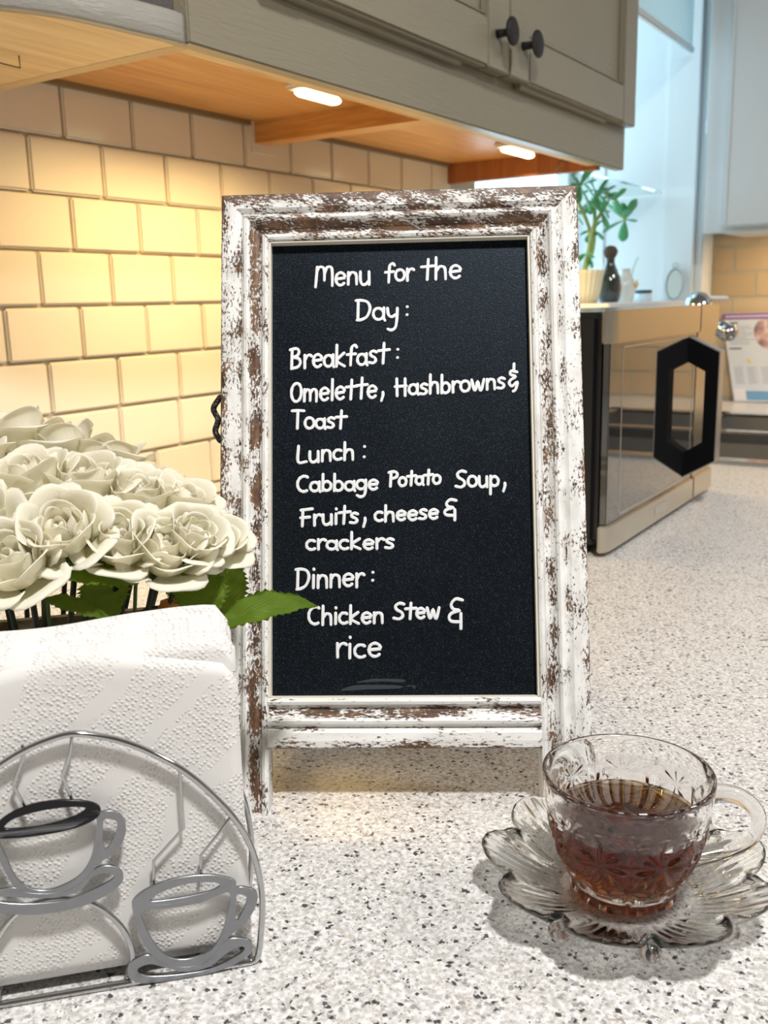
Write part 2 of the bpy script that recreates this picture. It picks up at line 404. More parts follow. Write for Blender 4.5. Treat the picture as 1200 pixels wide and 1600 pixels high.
# plain upper plaster over the grout on the far and near wall where no tiles are
struct('trim_1', (WX, FY-.012, .49), (3.4, FY-.001, 1.5), m_plaster)

# counter with sink opening
SX0, SX1, SY0, SY1 = .30, 1.02, 1.485, 2.13
ct = thing('countertop', 'long speckled white and grey stone worktop that everything stands on', 'countertop', (.6, .5, -.04))
bm = bmesh.new()
for a, b in (((0, -1.2, -.04), (1.30, SY0+.01, 0)), ((0, SY0+.01, -.04), (SX0+.01, FY, 0)), ((SX1-.01, SY0+.01, -.04), (1.30, FY, 0)), ((SX0+.01, SY1-.01, -.04), (SX1-.01, FY, 0)), ((1.30, 1.8, -.04), (2.4, FY, 0))):
    box(bm, a, b)
ob('worktop_slab', bm, m_counter, ct)
bc = thing('base_cabinet', 'painted base cabinet run hidden under the speckled worktop', 'cabinet', (.6, .5, -.9))
bx('cabinet_body', (.28, -1.2, -.9), (.30, FY-.01, -.045), m_greige, bc)
bx('cabinet_front', (1.2, -1.2, -.82), (1.22, FY-.01, -.045), m_greige, bc)

# sink
sk = thing('sink', 'double bowl stainless sink set in the worktop beyond the microwave', 'sink', (.66, 1.8, 0))
bm = bmesh.new(); MY = 1.845
box(bm, (SX0, SY0, .0), (SX1, SY0+.035, .006), .002); box(bm, (SX0, SY1-.04, .0), (SX1, SY1, .006), .002)
box(bm, (SX0, SY0, .0), (SX0+.10, SY1, .006), .002); box(bm, (SX1-.035, SY0, .0), (SX1, SY1, .006), .002); box(bm, (SX0+.05, MY-.018, -.02), (SX1-.03, MY+.018, .004), .003)
ob('rim', bm, m_chrome, sk)
for y0, y1 in ((SY0+.03, MY-.015), (MY+.015, SY1-.035)):
    x0, x1, zb, t_ = SX0+.09, SX1-.03, -.17, .002
    bm = bmesh.new()
    box(bm, (x0, y0, zb), (x1, y1, zb+t_)); box(bm, (x0, y0, zb), (x0+t_, y1, .002)); box(bm, (x1-t_, y0, zb), (x1, y1, .002)); box(bm, (x0, y0, zb), (x1, y0+t_, .002)); box(bm, (x0, y1-t_, zb), (x1, y1, .002))
    bo = ob('bowl', bm, m_sink, sk)
    bm = bmesh.new(); lathe(bm, [(.001, .003), (.03, .003), (.034, .006), (.036, .003), (.036, .0)], ((x0+x1)/2, (y0+y1)/2, zb), 24); ob('drain', bm, m_chrome, bo, True)

# faucet
fc = thing('faucet', 'chrome kitchen faucet rising behind the microwave at the window', 'faucet', (.36, 1.95, .006))
bm = bmesh.new(); lathe(bm, [(.028, 0), (.028, .006), (.018, .012), (.016, .05), (.015, .175), (.024, .19), (.028, .205), (.030, .222), (.024, .240), (.012, .250), (.002, .252)], (.372, 1.95, .006), 28); ob('faucet_body', bm, m_chrome, fc, True)
bm = bmesh.new(); tube(bm, smooth_pts([(.375, 1.95, .19), (.395, 1.945, .193), (.415, 1.94, .189), (.432, 1.935, .182)], 5), [.013]*6+[.014]*5+[.017]*5, 16); ob('spout', bm, m_chrome, fc, True)
bm = bmesh.new(); lathe(bm, [(.012, 0), (.018, .006), (.020, .018), (.014, .030)], (.434, 1.935, .165), 20); ob('spray_head', bm, m_chrome, fc, True)
bm = bmesh.new(); tube(bm, [(.385, 1.95, .2455), (.425, 1.95, .2445)], .0045, 12); ob('lever', bm, m_whitetrim, fc, True)

# ------------------------------------------------------------------ upper cabinet
ZF, ZP, CX = .466, .4952, .302
cab = thing('upper_cabinet', 'greige upper cabinet with two raised panel doors hanging above the chalkboard', 'cabinet', (.15, 1.15, ZF))
bx('bottom_panel', (0, .660, ZP), (CX-.015, 1.63, ZP+.012), m_oak, cab, label='warm oak veneer cabinet underside')
bx('side_panel', (0, .640, ZF+.001), (CX-.017, .656, 1.3), m_ply, cab, label='side panel with layered plywood bottom edge')
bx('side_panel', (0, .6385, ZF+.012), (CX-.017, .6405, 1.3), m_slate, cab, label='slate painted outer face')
bx('end_panel', (0.0, 1.615, .461), (CX-.017, 1.631, 1.3), m_redwood, cab, label='reddish wood end panel dropping below the underside')
bx('back_panel', (0, .656, ZP+.012), (.006, 1.615, 1.3), m_oak, cab)
bx('top_panel', (0, .656, 1.288), (CX-.017, 1.615, 1.3), m_oak, cab)
bx('bottom_rail', (CX-.017, .6375, ZF), (CX, 1.700, .56), m_greige, cab, .0015)
bx('rail_lining', (CX-.034, .656, ZF+.0015), (CX-.0172, 1.615, ZP), m_oaklight, cab, label='pale raw oak strip behind the bottom rail')
bx('face_stile', (CX-.017, .6375, .56), (CX, .715, 1.3), m_greige, cab, .0015)
bx('face_stile', (CX-.017, 1.185, .56), (CX, 1.225, 1.3), m_greige, cab, .0015)
bx('face_stile', (CX-.017, 1.66, .56), (CX, 1.700, 1.3), m_greige, cab, .0015)
bx('top_rail', (CX-.017, .715, 1.24), (CX, 1.66, 1.3), m_greige, cab, .0015)
bx('cross_brace', (.004, 1.072, ZF+.002), (CX-.034, 1.105, ZP), m_oakx, cab, label='orange grained oak brace under the cabinet')
bx('wall_trim', (.0015, .66, ZP-.006), (.009, 1.06, ZP), m_trimstrip, cab); bx('wall_trim', (.0015, 1.115, ZP-.006), (.009, 1.61, ZP), m_trimstrip, cab)
bx('wall_bracket', (.0015, 1.066, ZF-.010), (.004, 1.112, ZP), m_whiteplastic, cab)
def door(y0, y1, ky):
    z0, z1, x0, x1 = .533, 1.24, CX+.001, CX+.020
    s = .058
    bm = bmesh.new()
    box(bm, (x0, y0, z0), (x1, y0+s, z1), .0015); box(bm, (x0, y1-s, z0), (x1, y1, z1), .0015)
    box(bm, (x0, y0+s, z0), (x1-.0003, y1-s, z0+s), .003); box(bm, (x0, y0+s, z1-s), (x1-.0003, y1-s, z1), .003)
    d = ob('door', bm, m_greige, cab)
    bx('panel', (x0+.002, y0+s-.004, z0+s-.004), (x1-.010, y1-s+.004, z1-s+.004), m_greige, d)
    bm = bmesh.new(); a = .006
    for q in ((y0+s, z0+s, y1-s, z0+s+a), (y0+s, z1-s-a, y1-s, z1-s), (y0+s, z0+s, y0+s+a, z1-s), (y1-s-a, z0+s, y1-s, z1-s)):
        box(bm, (x1-.010, q[0], q[1]), (x1-.004, q[2], q[3]), .0025)
    ob('panel_bead', bm, m_greige, d)
    bx('bottom_lip', (x0, y0+.05, z0-.006), (x1-.010, y1-.11, z0+.002), m_greige, d, .001)
    bm = bmesh.new(); c0 = V((x1, ky, .575))
    prof = [(.0055, 0), (.005, .006), (.0045, .016), (.007, .0175), (.0155, .019), (.017, .0205), (.0165, .0225), (.010, .0245), (.001, .025)]
    lathe(bm, prof, (0, 0, 0), 28); bmesh.ops.transform(bm, verts=bm.verts, matrix=Matrix.Translation(c0) @ Matrix.Rotation(PI/2, 4, 'Y'))
    ob('knob', bm, m_blackknob, d, True, label='black iron knob with a pitted face')
door(.716, 1.2025, 1.168); door(1.2065, 1.693, 1.2435)

def puck(y0, cx, label, size, power, ly, ll):
    t = thing('under_cabinet_lamp', label, 'lamp', (cx, y0+size/2, ZP), 'lamps under the upper cabinet')
    bm = bmesh.new(); box(bm, (cx-.017, y0, ZP-.009), (cx+.017, y0+size*.98, ZP-.0005), .003); ob('housing', bm, m_whiteplastic, t)
    bm = bmesh.new(); tube(bm, [(cx, y0+.012, ZP-.012), (cx, y0+size, ZP-.012)], .009, 14, flat=.55, normal=(0, 0, 1)); ob('lens', bm, m_lens, t, True)
    light('under_cabinet_lamp_light', 'AREA', (cx-.03, ly, ZP-.022), power, (1.0, .68, .30), ll, .03, target=(cx-.055, ly, 0), spread=math.radians(152))
    return t
puck(.905, .205, 'lit slim lamp under the cabinet left of the oak brace', .072, 2.25, .88, .34)
puck(1.44, .197, 'lit slim lamp under the cabinet beside the reddish end panel', .10, 2.1, 1.45, .28)
hk = thing('cup_hook', 'small curled metal hook on the reddish end panel', 'hook', (.225, 1.614, .475))
bm = bmesh.new(); tube(bm, smooth_pts([(.232, 1.614, .480), (.228, 1.600, .478), (.222, 1.596, .470), (.222, 1.600, .464), (.228, 1.604, .466)], 5), .0014, 8); ob('hook_wire', bm, m_brass, hk, True)

# open end shelf with rounded front
es = thing('corner_shelf', 'open end shelf with rounded grey front edge and pale oak underside', 'shelf', (.15, .55, ZF))
outl = [(.001, .6365), (CX-.003, .6365), (.300, .62), (.296, .585), (.293, .555), (.288, .525), (.279, .50), (.264, .475), (.235, .447), (.19, .42), (.12, .40), (.001, .395)]
def inset(o, d):
    return [(x*(1-d/.3) if x > .01 else x, y+(d if y < .6 else 0)*.9) for x, y in o]
oi = inset(outl, .010)
poly_prism('shelf_board', [V((x, y, ZF)) for x, y in oi], (0, 0, .021), m_oaklight, es)
bm = bmesh.new(); A = outl[1:]; B = oi[1:]
sA = smooth_pts([(x, y, 0) for x, y in A], 4); sB = smooth_pts([(x, y, 0) for x, y in B], 4)
ra = []
for p, q in zip(sA, sB): ra.append([bm.verts.new((q.x, q.y, ZF-.001)), bm.verts.new((p.x-.001, p.y, ZF-.0008)), bm.verts.new((p.x, p.y-.0003, ZF+.001)), bm.verts.new((p.x, p.y-.0003, ZF+.0205)), bm.verts.new((p.x-.0015, p.y, ZF+.0225)), bm.verts.new((q.x, q.y, ZF+.0225))])
for a, b in zip(ra, ra[1:]):
    for k in range(6): bm.faces.new((a[k], a[(k+1) % 6], b[(k+1) % 6], b[k]))
bm.faces.new(ra[0]); bm.faces.new(ra[-1][::-1]); ob('rounded_edge', bm, m_shelfedge, es, True, label='grey painted rounded shelf edge')
bx('back_board', (.0015, .40, ZF+.022), (.008, .6365, 1.3), m_slate, es)
bm = bmesh.new(); tube(bm, [(.155, .560, ZF+.004), (.155, .560, ZF-.008), (.160, .578, ZF-.010), (.160, .578, ZF+.004)], .0006, 6); ob('staple', bm, m_blackplastic, es)

# white cabinet on the far wall
wc = thing('wall_cabinet', 'white wall cabinet hanging at the right beyond the window', 'cabinet', (.8, 2.3, .38))
bx('cabinet_box', (.345, 2.17, .38), (1.6, FY-.013, 1.2), m_whitecab, wc, .002)
bx('face_frame', (.318, 2.155, .378), (1.6, 2.17, 1.2), m_whitecab, wc, .002)
for a, b in ((.362, .80), (.806, 1.25)):
    d = bx('door', (a, 2.137, .388), (b, 2.1545, 1.19), m_whitecab, wc, .004)
    bx('door_bead', (a+.004, 2.1355, .392), (a+.008, 2.138, 1.186), m_whitecab, d)
light('far_cabinet_lamp_light', 'AREA', (.75, 2.27, .372), 1.9, (1.0, .72, .42), .7, .05, target=(.75, 2.36, 0))

# wall cabinets and worktop opposite are only seen as reflections
# ceiling lamps
for (x, y, nm) in ((1.25, 0.0, 'round lit ceiling lamp above the chalkboard'), (2.0, 1.3, 'round lit ceiling lamp near the far wall')):
    t = thing('ceiling_lamp', nm, 'lamp', (x, y, 1.5))
    bm = bmesh.new(); lathe(bm, [(.13, 0), (.13, -.018), (.12, -.022), (.12, 0)], (x, y, 1.5), 40, False); ob('trim_ring', bm, m_whitecab, t, True)
    bm = bmesh.new(); lathe(bm, [(.118, -.002), (.118, -.012), (.06, -.02), (.002, -.022)], (x, y, 1.5), 40); ob('diffuser', bm, m_lens2, t, True)

# ------------------------------------------------------------------ microwave
mw = thing('microwave', 'black and stainless microwave oven standing against the tiled wall under the window', 'microwave', (.40, 1.08, 0))
X0, Y0m, Y1m, ZT = .575, .884, 1.272, .2405
bx('oven_case', (.215, Y0m+.004, .010), (X0-.006, Y1m, ZT-.002), m_black, mw, .006)
bx('door_glass', (X0-.003, Y0m+.006, .030), (X0+.004, 1.186, .211), m_blackglass, mw, .001, label='dark mirror glass door')
bx('control_panel', (X0-.020, 1.190, .030), (X0+.004, Y1m, .211), m_steel, mw, .001, label='stainless panel right of the door seam')
def wrap_strip(z0, z1, y1, nm):
    # strip that wraps round the near front corner
    pts = [(X0-.004, Y0m+.002), (X0-.001, Y0m-.001), (X0+.0035, Y0m+.001), (X0+.0065, Y0m+.006), (X0+.0075, Y0m+.016), (X0+.0075, y1), (X0-.004, y1), (X0-.004, Y0m+.012)]
    return poly_prism(nm, [V((x, y, z0)) for x, y in pts], (0, 0, z1-z0), m_steel, mw, .0012)
wrap_strip(.209, ZT, 1.1865, 'top_trim'); wrap_strip(.005, .032, 1.1865, 'bottom_trim')
for z0, z1 in ((.209, ZT), (.005, .032)): bx('panel_trim', (X0-.01, 1.1895, z0), (X0+.0075, Y1m, z1), m_steel, mw, .001)
bm = bmesh.new()
for q in ((.925, .036, 1.176, .0375), (.925, .2035, 1.176, .205), (.925, .036, .9265, .205), (1.1745, .036, 1.176, .205)): box(bm, (X0+.0038, q[0], q[1]), (X0+.0044, q[2], q[3]))
ob('window_border', bm, m_steelside, mw)
hp_o = [(X0+.004, .2045), (X0+.040, .187), (X0+.040, .060), (X0+.004, .039)]
hp_i = [(X0+.004, .176), (X0+.025, .165), (X0+.025, .082), (X0+.004, .068)]
ya, yb = 1.150, 1.170
bm = bmesh.new(); vs = []
for y in (ya, yb): vs.append([[bm.verts.new((x, y, z)) for x, z in hp_o], [bm.verts.new((x, y, z)) for x, z in hp_i]])
for k in range(3):
    for s in (0, 1): bm.faces.new((vs[s][0][k], vs[s][0][k+1], vs[s][1][k+1], vs[s][1][k]))
    for r_ in (0, 1): bm.faces.new((vs[0][r_][k], vs[0][r_][k+1], vs[1][r_][k+1], vs[1][r_][k]))
for k in (0, 3): bm.faces.new((vs[0][0][k], vs[0][1][k], vs[1][1][k], vs[1][0][k]))
hd = ob('handle', bm, m_blackplastic, mw, label='black angular bracket handle')
bm = bmesh.new(); e = .0012
P = [(x+(e if i in (1, 2) else 0), z+(e if i < 2 else -e)) for i, (x, z) in enumerate(hp_o)]
vs = [[bm.verts.new((x, y, z)) for x, z in P] + [bm.verts.new((x, y, z)) for x, z in hp_o] for y in (ya+.001, yb)]
for k in range(3):
    bm.faces.new((vs[0][k], vs[0][k+1], vs[1][k+1], vs[1][k])); bm.faces.new((vs[0][k+4], vs[0][k+5], vs[1][k+5], vs[1][k+4]))
    for s in (0, 1): bm.faces.new((vs[s][k], vs[s][k+1], vs[s][k+5], vs[s][k+4]))
ob('handle_edge', bm, m_steelside, hd, label='silver outer edge of the handle')
bm = bmesh.new()
for x in (.24, .54):
    for y in (.91, 1.25): lathe(bm, [(.010, 0), (.011, .011)], (x, y, .0005), 16)
ob('feet', bm, m_blackplastic, mw)
bx('badge', (X0+.0073, 1.035, .013), (X0+.0079, 1.080, .024), m_steelside, mw, label='small stainless name badge')

# ------------------------------------------------------------------ things on the sill and at the sink
def leafmesh(bm, base, d, up, L, W_, th=.0018, bend=.2):
    """thick succulent leaf"""
    d = V(d).normalized(); s = d.cross(V(up)).normalized(); u = s.cross(d)
    rings = []
    prof = [(0, .12), (.12, .3), (.35, .62), (.6, .95), (.8, 1.0), (.93, .7), (1.0, .12)]
    for t, w_ in prof:
        c = V(base)+d*L*t - u*bend*L*t*t
        rings.append([bm.verts.new(c + s*math.cos(a)*W_/2*w_ + u*math.sin(a)*th*min(1, w_+.2)) for a in (2*PI*k/8 for k in range(8))])
    for A, B in zip(rings, rings[1:]):
        for k in range(8): bm.faces.new((A[k], A[(k+1) % 8], B[(k+1) % 8], B[k]))
    bm.faces.new(rings[0][::-1]); bm.faces.new(rings[-1])
m_jade = mat('jade_leaf', (.10, .42, .19), .35, Subsurface_Weight=.3, Subsurface_Radius=(.01, .02, .01))
m_jadestem = mat('jade_stem', (.32, .48, .14), .5)
m_potcream = mat('cream_ribbed_pot', (.72, .68, .50), .5)
SZ = .241
jp = thing('jade_plant', 'leafy green jade plant arching over the window sill in a cream pot', 'plant', (.19, 1.80, SZ))
bm = bmesh.new(); prof = [(.028, 0), (.034, .02), (.040, .055), (.042, .062), (.038, .062), (.034, .05), (.002, .05)]
rings = []
for r_, z in prof: rings.append([bm.verts.new((.19+(r_+.0012*math.cos(24*a))*math.cos(a), 1.80+(r_+.0012*math.cos(24*a))*math.sin(a), SZ+z)) for a in (2*PI*k/96 for k in range(96))])
for A, B in zip(rings, rings[1:]):
    for k in range(96): bm.faces.new((A[k], A[(k+1) % 96], B[(k+1) % 96], B[k]))
bm.faces.new(rings[0][::-1]); bm.faces.new(rings[-1]); ob('pot', bm, m_potcream, jp, True)
rs = random.Random(5)
stems = [[(.19, 1.80, .29), (.195, 1.84, .34), (.19, 1.86, .39), (.185, 1.87, .44)],
         [(.19, 1.80, .29), (.195, 1.825, .37), (.18, 1.80, .43), (.19, 1.78, .455)],
         [(.185, 1.87, .44), (.19, 1.90, .455), (.20, 1.935, .445), (.205, 1.965, .425), (.205, 1.99, .405)],
         [(.19, 1.80, .29), (.16, 1.78, .36), (.14, 1.83, .42)],
         [(.19, 1.84, .34), (.21, 1.80, .38), (.215, 1.83, .41)]]
bm = bmesh.new()
for s_ in stems: tube(bm, smooth_pts(s_, 5), .0035, 8)
ob('stem', bm, m_jadestem, jp, True)
clusters = [((.185, 1.87, .44), 9, .045), ((.19, 1.78, .455), 8, .045), ((.205, 1.99, .405), 13, .05), ((.20, 1.94, .44), 5, .035), ((.14, 1.83, .42), 9, .045), ((.215, 1.83, .41), 7, .04), ((.19, 1.855, .38), 5, .035), ((.19, 1.82, .335), 3, .03), ((.17, 1.91, .46), 6, .04)]
for c_, k_, L_ in clusters:
    for i in range(k_):
        a = 2.4*i+rs.random(); el = rs.uniform(-.9, 1.1)
        d = V((math.cos(a)*math.cos(el)*.7, math.sin(a)*math.cos(el), math.sin(el)))
        b_ = bmesh.new(); leafmesh(b_, c_, d, (0, .3, 1) if abs(d.z) < .9 else (1, 0, 0), L_*rs.uniform(.75, 1.15), .018*rs.uniform(.8, 1.2)); ob('leaf', b_, m_jade, jp, True)
gj = thing('glass_bottle', 'dark smoky glass bottle with a brown cork stopper on the window sill', 'bottle', (.20, 1.925, SZ))
bm = bmesh.new(); lathe(bm, [(.018, 0), (.022, .01), (.024, .03), (.021, .05), (.013, .068), (.009, .078), (.009, .088), (.0095, .089)], (.20, 1.925, SZ), 28); ob('bottle_body', bm, mat('smoky_dark_glass', (.03, .04, .04), .1, Coat_Weight=1.0), gj, True)
bm = bmesh.new(); lathe(bm, [(.008, .086), (.013, .093), (.015, .101), (.011, .109), (.003, .112)], (.20, 1.925, SZ), 20); ob('stopper', bm, mat('brown_stopper', (.08, .05, .035), .6), gj, True)
vs_ = thing('bud_vase', 'white china bud vase with a yellow blossom on the sill', 'vase', (.20, 2.015, SZ))
bm = bmesh.new(); lathe(bm, [(.017, 0), (.020, .01), (.023, .028), (.019, .045), (.011, .058), (.012, .068), (.010, .068), (.009, .058)], (.20, 2.015, SZ), 28, False); ob('vase_body', bm, mat('white_china', (.72, .74, .72), .15), vs_, True)
bm = bmesh.new(); tube(bm, [(.21, 2.018, SZ+.04), (.218, 2.02, SZ+.075), (.222, 2.03, SZ+.09)], .001, 6); ob('flower_stem', bm, m_jadestem, vs_)
for i in range(5):
    a = i*2*PI/5; b_ = bmesh.new(); leafmesh(b_, (.2235, 2.018, SZ+.036), (.15, math.cos(a), math.sin(a)), (1, 0, 0), .010, .007, .001, 0); ob('petal', b_, mat('yellow_petal', (.75, .5, .05), .5) if i == 0 else D.materials['yellow_petal'], vs_, True)
jar = thing('small_jar', 'small pale jar with a dark teal lid beside the window jamb', 'jar', (.20, 2.14, SZ))
bm = bmesh.new(); lathe(bm, [(.017, 0), (.018, .002), (.018, .016), (.016, .018)], (.20, 2.14, SZ), 28); ob('jar_body', bm, mat('pale_blue_jar', (.55, .66, .72), .3), jar, True)
bm = bmesh.new(); lathe(bm, [(.0185, .018), (.0185, .023), (.017, .0245)], (.20, 2.14, SZ), 28); ob('lid', bm, mat('dark_teal_lid', (.01, .07, .08), .4), jar, True)
ck = thing('oval_ornament', 'oval grey framed ornament with a hanging ring leaning on the window jamb', 'ornament', (.236, 2.24, SZ))
def oval(bm, c, rx, rz, r, yy):
    tube(bm, [(c[0]+rx*math.cos(a), yy+.10*(rz*math.sin(a)), c[2]+rz*math.sin(a)) for a in (2*PI*k/40 for k in range(40))], r, 8, closed=True)
cz = SZ+.036; cy_ = 2.244
bm = bmesh.new(); oval(bm, (.236, 0, cz), .0185, .0335, .0022, cy_); ob('oval_rim', bm, mat('pewter', (.35, .38, .38), .35, .8), ck, True)
bm = bmesh.new(); vv = [(.236+.0185*math.cos(a), cy_+.10*(.0335*math.sin(a)), cz+.0335*math.sin(a)) for a in (2*PI*k/40 for k in range(40))]
poly_prism('oval_face', vv, (0, .002, 0), mat('pale_face', (.58, .60, .56), .4), ck); bm.free()
bm = bmesh.new(); tube(bm, [(.236+.006*math.cos(a), cy_+.004, cz+.0415+.005*math.sin(a)) for a in (2*PI*k/16 for k in range(16))], .0009, 6, closed=True); ob('hanging_ring', bm, D.materials['pewter'], ck, True)

# flyer leaning on the far wall
fl = thing('flyer', 'white printed information card with purple header leaning on the far wall behind the sink', 'card', (.43, 2.39, 0))
FB = V((.350, 2.385, .001)); FR = V((.26, -.002, .004)).normalized(); FU = (V((.302, 2.421, .207))-FB); FH = FU.length; FU = FU.normalized()
FN = FR.cross(FU).normalized()
def card(name, a, b, m, lift=.0, t_=.0008, parent=fl):
    pts = [FB+FR*x+FU*y+FN*lift for x, y in ((a[0], a[1]), (b[0], a[1]), (b[0], b[1]), (a[0], b[1]))]
    return poly_prism(name, pts, FN*t_, m, parent)
m_paper = mat('flyer_paper', (.62, .68, .76), .5); m_purple = mat('purple_ink', (.26, .12, .34), .5); m_blueink = mat('blue_ink', (.16, .36, .60), .5); m_greyink = mat('grey_ink', (.33, .37, .45), .6); m_darkink = mat('dark_ink', (.06, .10, .18), .6); m_whiteink = mat('white_ink', (.75, .75, .8), .6)
card('card_sheet', (0, 0), (.17, FH), m_paper, 0, .002)
card('header_band', (0, FH-.016), (.17, FH-.001), m_purple, .002, .0003)
card('footer_band', (.030, .004), (.17, .026), m_blueink, .002, .0003)
card('footer_box', (.004, .004), (.029, .032), m_whiteink, .002, .0003)
card('heading_mark', (.006, FH-.026), (.034, FH-.0225), m_darkink, .002, .0003); card('heading_mark', (.006, FH-.088), (.034, FH-.0845), m_darkink, .002, .0003)
bm = bmesh.new()
def bar(a, b):
    q = [FB+FR*x+FU*y+FN*.00225 for x, y in ((a[0], a[1]), (b[0], a[1]), (b[0], b[1]), (a[0], b[1]))]; bm.faces.new([bm.verts.new(p) for p in q])
for i in range(9): bar((.008, FH-.034-i*.0052), (.060+.012*math.sin(i*2.3), FH-.0325-i*.0052))
for c_ in (.010, .040, .072): 
    for i in range(10): bar((c_, .082-i*.0042), (c_+.020+.004*math.sin(i*3+c_*50), .0832-i*.0042))
ob('printed_lines', bm, m_greyink, fl, kind='stuff')
bm = bmesh.new()
for i in range(14): 
    x = .008+i*.0075; q = [FB+FR*a+FU*b+FN*.0025 for a, b in ((x, FH-.0105), (x+.0055, FH-.0105), (x+.0055, FH-.0065), (x, FH-.0065))]; bm.faces.new([bm.verts.new(p) for p in q])
ob('header_print', bm, m_whiteink, fl, kind='stuff')
bm = bmesh.new(); bm.faces.new([bm.verts.new(FB+FR*(.097+.030*math.cos(a))+FU*(FH-.052+.036*math.sin(a))+FN*.0024) for a in (2*PI*k/32 for k in range(32))])
mm = mat('photo_ink', (.5, .4, .42), .5); n = N(mm); n.base(n.ramp(n.noise(n.coord('Object'), 28, 3), [(.35, (.20, .13, .15)), (.5, (.55, .36, .34)), (.65, (.75, .74, .76))])); ob('round_photo', bm, mm, fl)
bm = bmesh.new(); bm.faces.new([bm.verts.new(FB+FR*(.047+.0035*math.cos(a))+FU*(.098+.006*math.sin(a))+FN*.0024) for a in (2*PI*k/12 for k in range(12))]); ob('yellow_mark', bm, mat('yellow_ink', (.75, .65, .1), .5), fl)

# ------------------------------------------------------------------ chalkboard sign
bP = V((.5845, .3229, 0)); bt, ba = math.radians(30.4393), math.radians(17.0975); BH, BW = .3249, .1887
be = V((math.cos(bt), math.sin(bt), 0)); bn = V((-math.sin(bt), math.cos(bt), 0)); bu = V((0, 0, math.cos(ba)))+bn*math.sin(ba); bo_ = be.cross(bu).normalized()   # bo_ points out of the face
PW = .0254; B0, B1 = .0336, .0586
cb = thing('chalkboard_sign', 'tabletop chalkboard menu in a distressed white wooden frame', 'chalkboard', bP + be*BW/2)
prof = [(0, -14, .10), (0, -1, .12), (.8, 0, .05), (4, .5, .0), (8, .4, -.02), (9.5, -.8, .0), (10.5, -1.6, .04), (11.5, -.6, -.04), (12.5, 1, -.05), (14, 1.4, -.06), (15.2, .6, -.02), (16, -1.2, .05), (18, -3.2, .10), (20, -3.8, .09), (21.2, -3, .02), (22, -1.2, -.03), (23.5, -.6, -.04), (24.8, -1.2, -.02), (25.3, -2.5, -.08), (25.4, -14, 0)]
prof = [(t/1000, h/1000, w_) for t, h, w_ in prof]
def P3(u, v, h): return bP + be*u + bu*v + bo_*h
def member(name, m, start, end, wmul=1.0, wadd=0.0, nseg=24, label=None):
    """start(t), end(t): (u, v) of the two ends for a profile point at distance t from the outside edge"""
    bm = bmesh.new(); lay = bm.verts.layers.float.new('wear'); uvl = bm.loops.layers.uv.new('UVMap'); grid = []; coords = {}
    tt = 0; last = None; ts = []
    for t, h, w_ in prof:
        if last: tt += math.hypot(t-last[0], h-last[1])
        last = (t, h); ts.append(tt)
    for j in range(nseg+1):
        row = []
        for i, (t, h, w_) in enumerate(prof):
            a, b = start(t), end(t); a = (a[0], -h*math.tan(ba)) if 'stile' in name else a; f = j/nseg; uu = a[0]+(b[0]-a[0])*f; vv = a[1]+(b[1]-a[1])*f
            L = math.hypot(b[0]-a[0], b[1]-a[1])
            vert = bm.verts.new(P3(uu, vv, h)); vert[lay] = w_*wmul+wadd; coords[vert] = (f*L+hash(name) % 7*0+len(name)*.31, ts[i]); row.append(vert)
        grid.append(row)
    for j in range(nseg):
        for i in range(len(prof)-1): bm.faces.new((grid[j][i], grid[j][i+1], grid[j+1][i+1], grid[j+1][i]))
    for r_ in (grid[0], grid[-1]): bm.faces.new(r_)
    for j in range(nseg): bm.faces.new((grid[j][0], grid[j][-1], grid[j+1][-1], grid[j+1][0]))
    for f in bm.faces:
        for lp in f.loops: lp[uvl].uv = coords[lp.vert]
    return ob(name, bm, m, cb, label=label)
member('left_stile', m_dl, lambda t: (t, 0.0), lambda t: (t, BH-t), 1.0, .01)
member('right_stile', m_dr, lambda t: (BW-t, 0.0), lambda t: (BW-t, BH-t), .8, 0)
member('top_rail', m_dt, lambda t: (t, BH-t), lambda t: (BW-t, BH-t), .7, .0)
def brail():
    member('bottom_rail', m_db, lambda t: (PW-.0005, B0+t), lambda t: (BW-PW+.0005, B0+t), 1.1, -.01)
brail()
def slab(name, u0, v0, u1, v1, h0, h1, m, **kw):
    return poly_prism(name, [P3(u0, v0, h0), P3(u1, v0, h0), P3(u1, v1, h0), P3(u0, v1, h0)], bo_*(h1-h0), m, cb, **kw)
slab('writing_panel', PW-.003, B1-.003, BW-PW+.003, BH-PW+.003, -.0095, -.0072, m_board, label='black chalkboard panel')
bm = bmesh.new()
for (u0, v0, u1, v1) in ((PW, B1, PW+.0009, BH-PW), (BW-PW-.0009, B1, BW-PW, BH-PW), (PW, B1, BW-PW, B1+.0009), (PW, BH-PW-.0009, BW-PW, BH-PW)):
    q = [P3(u0, v0, -.0073), P3(u1, v0, -.0073), P3(u1, v1, -.0073), P3(u0, v1, -.0073)]; f = bm.faces.new([bm.verts.new(p) for p in q]); r_ = bmesh.ops.extrude_face_region(bm, geom=[f]); bmesh.ops.translate(bm, verts=[g for g in r_['geom'] if isinstance(g, bmesh.types.BMVert)], vec=bo_*.005)
ob('inner_lip', bm, m_lip, cb, label='cream inner lip round the panel')
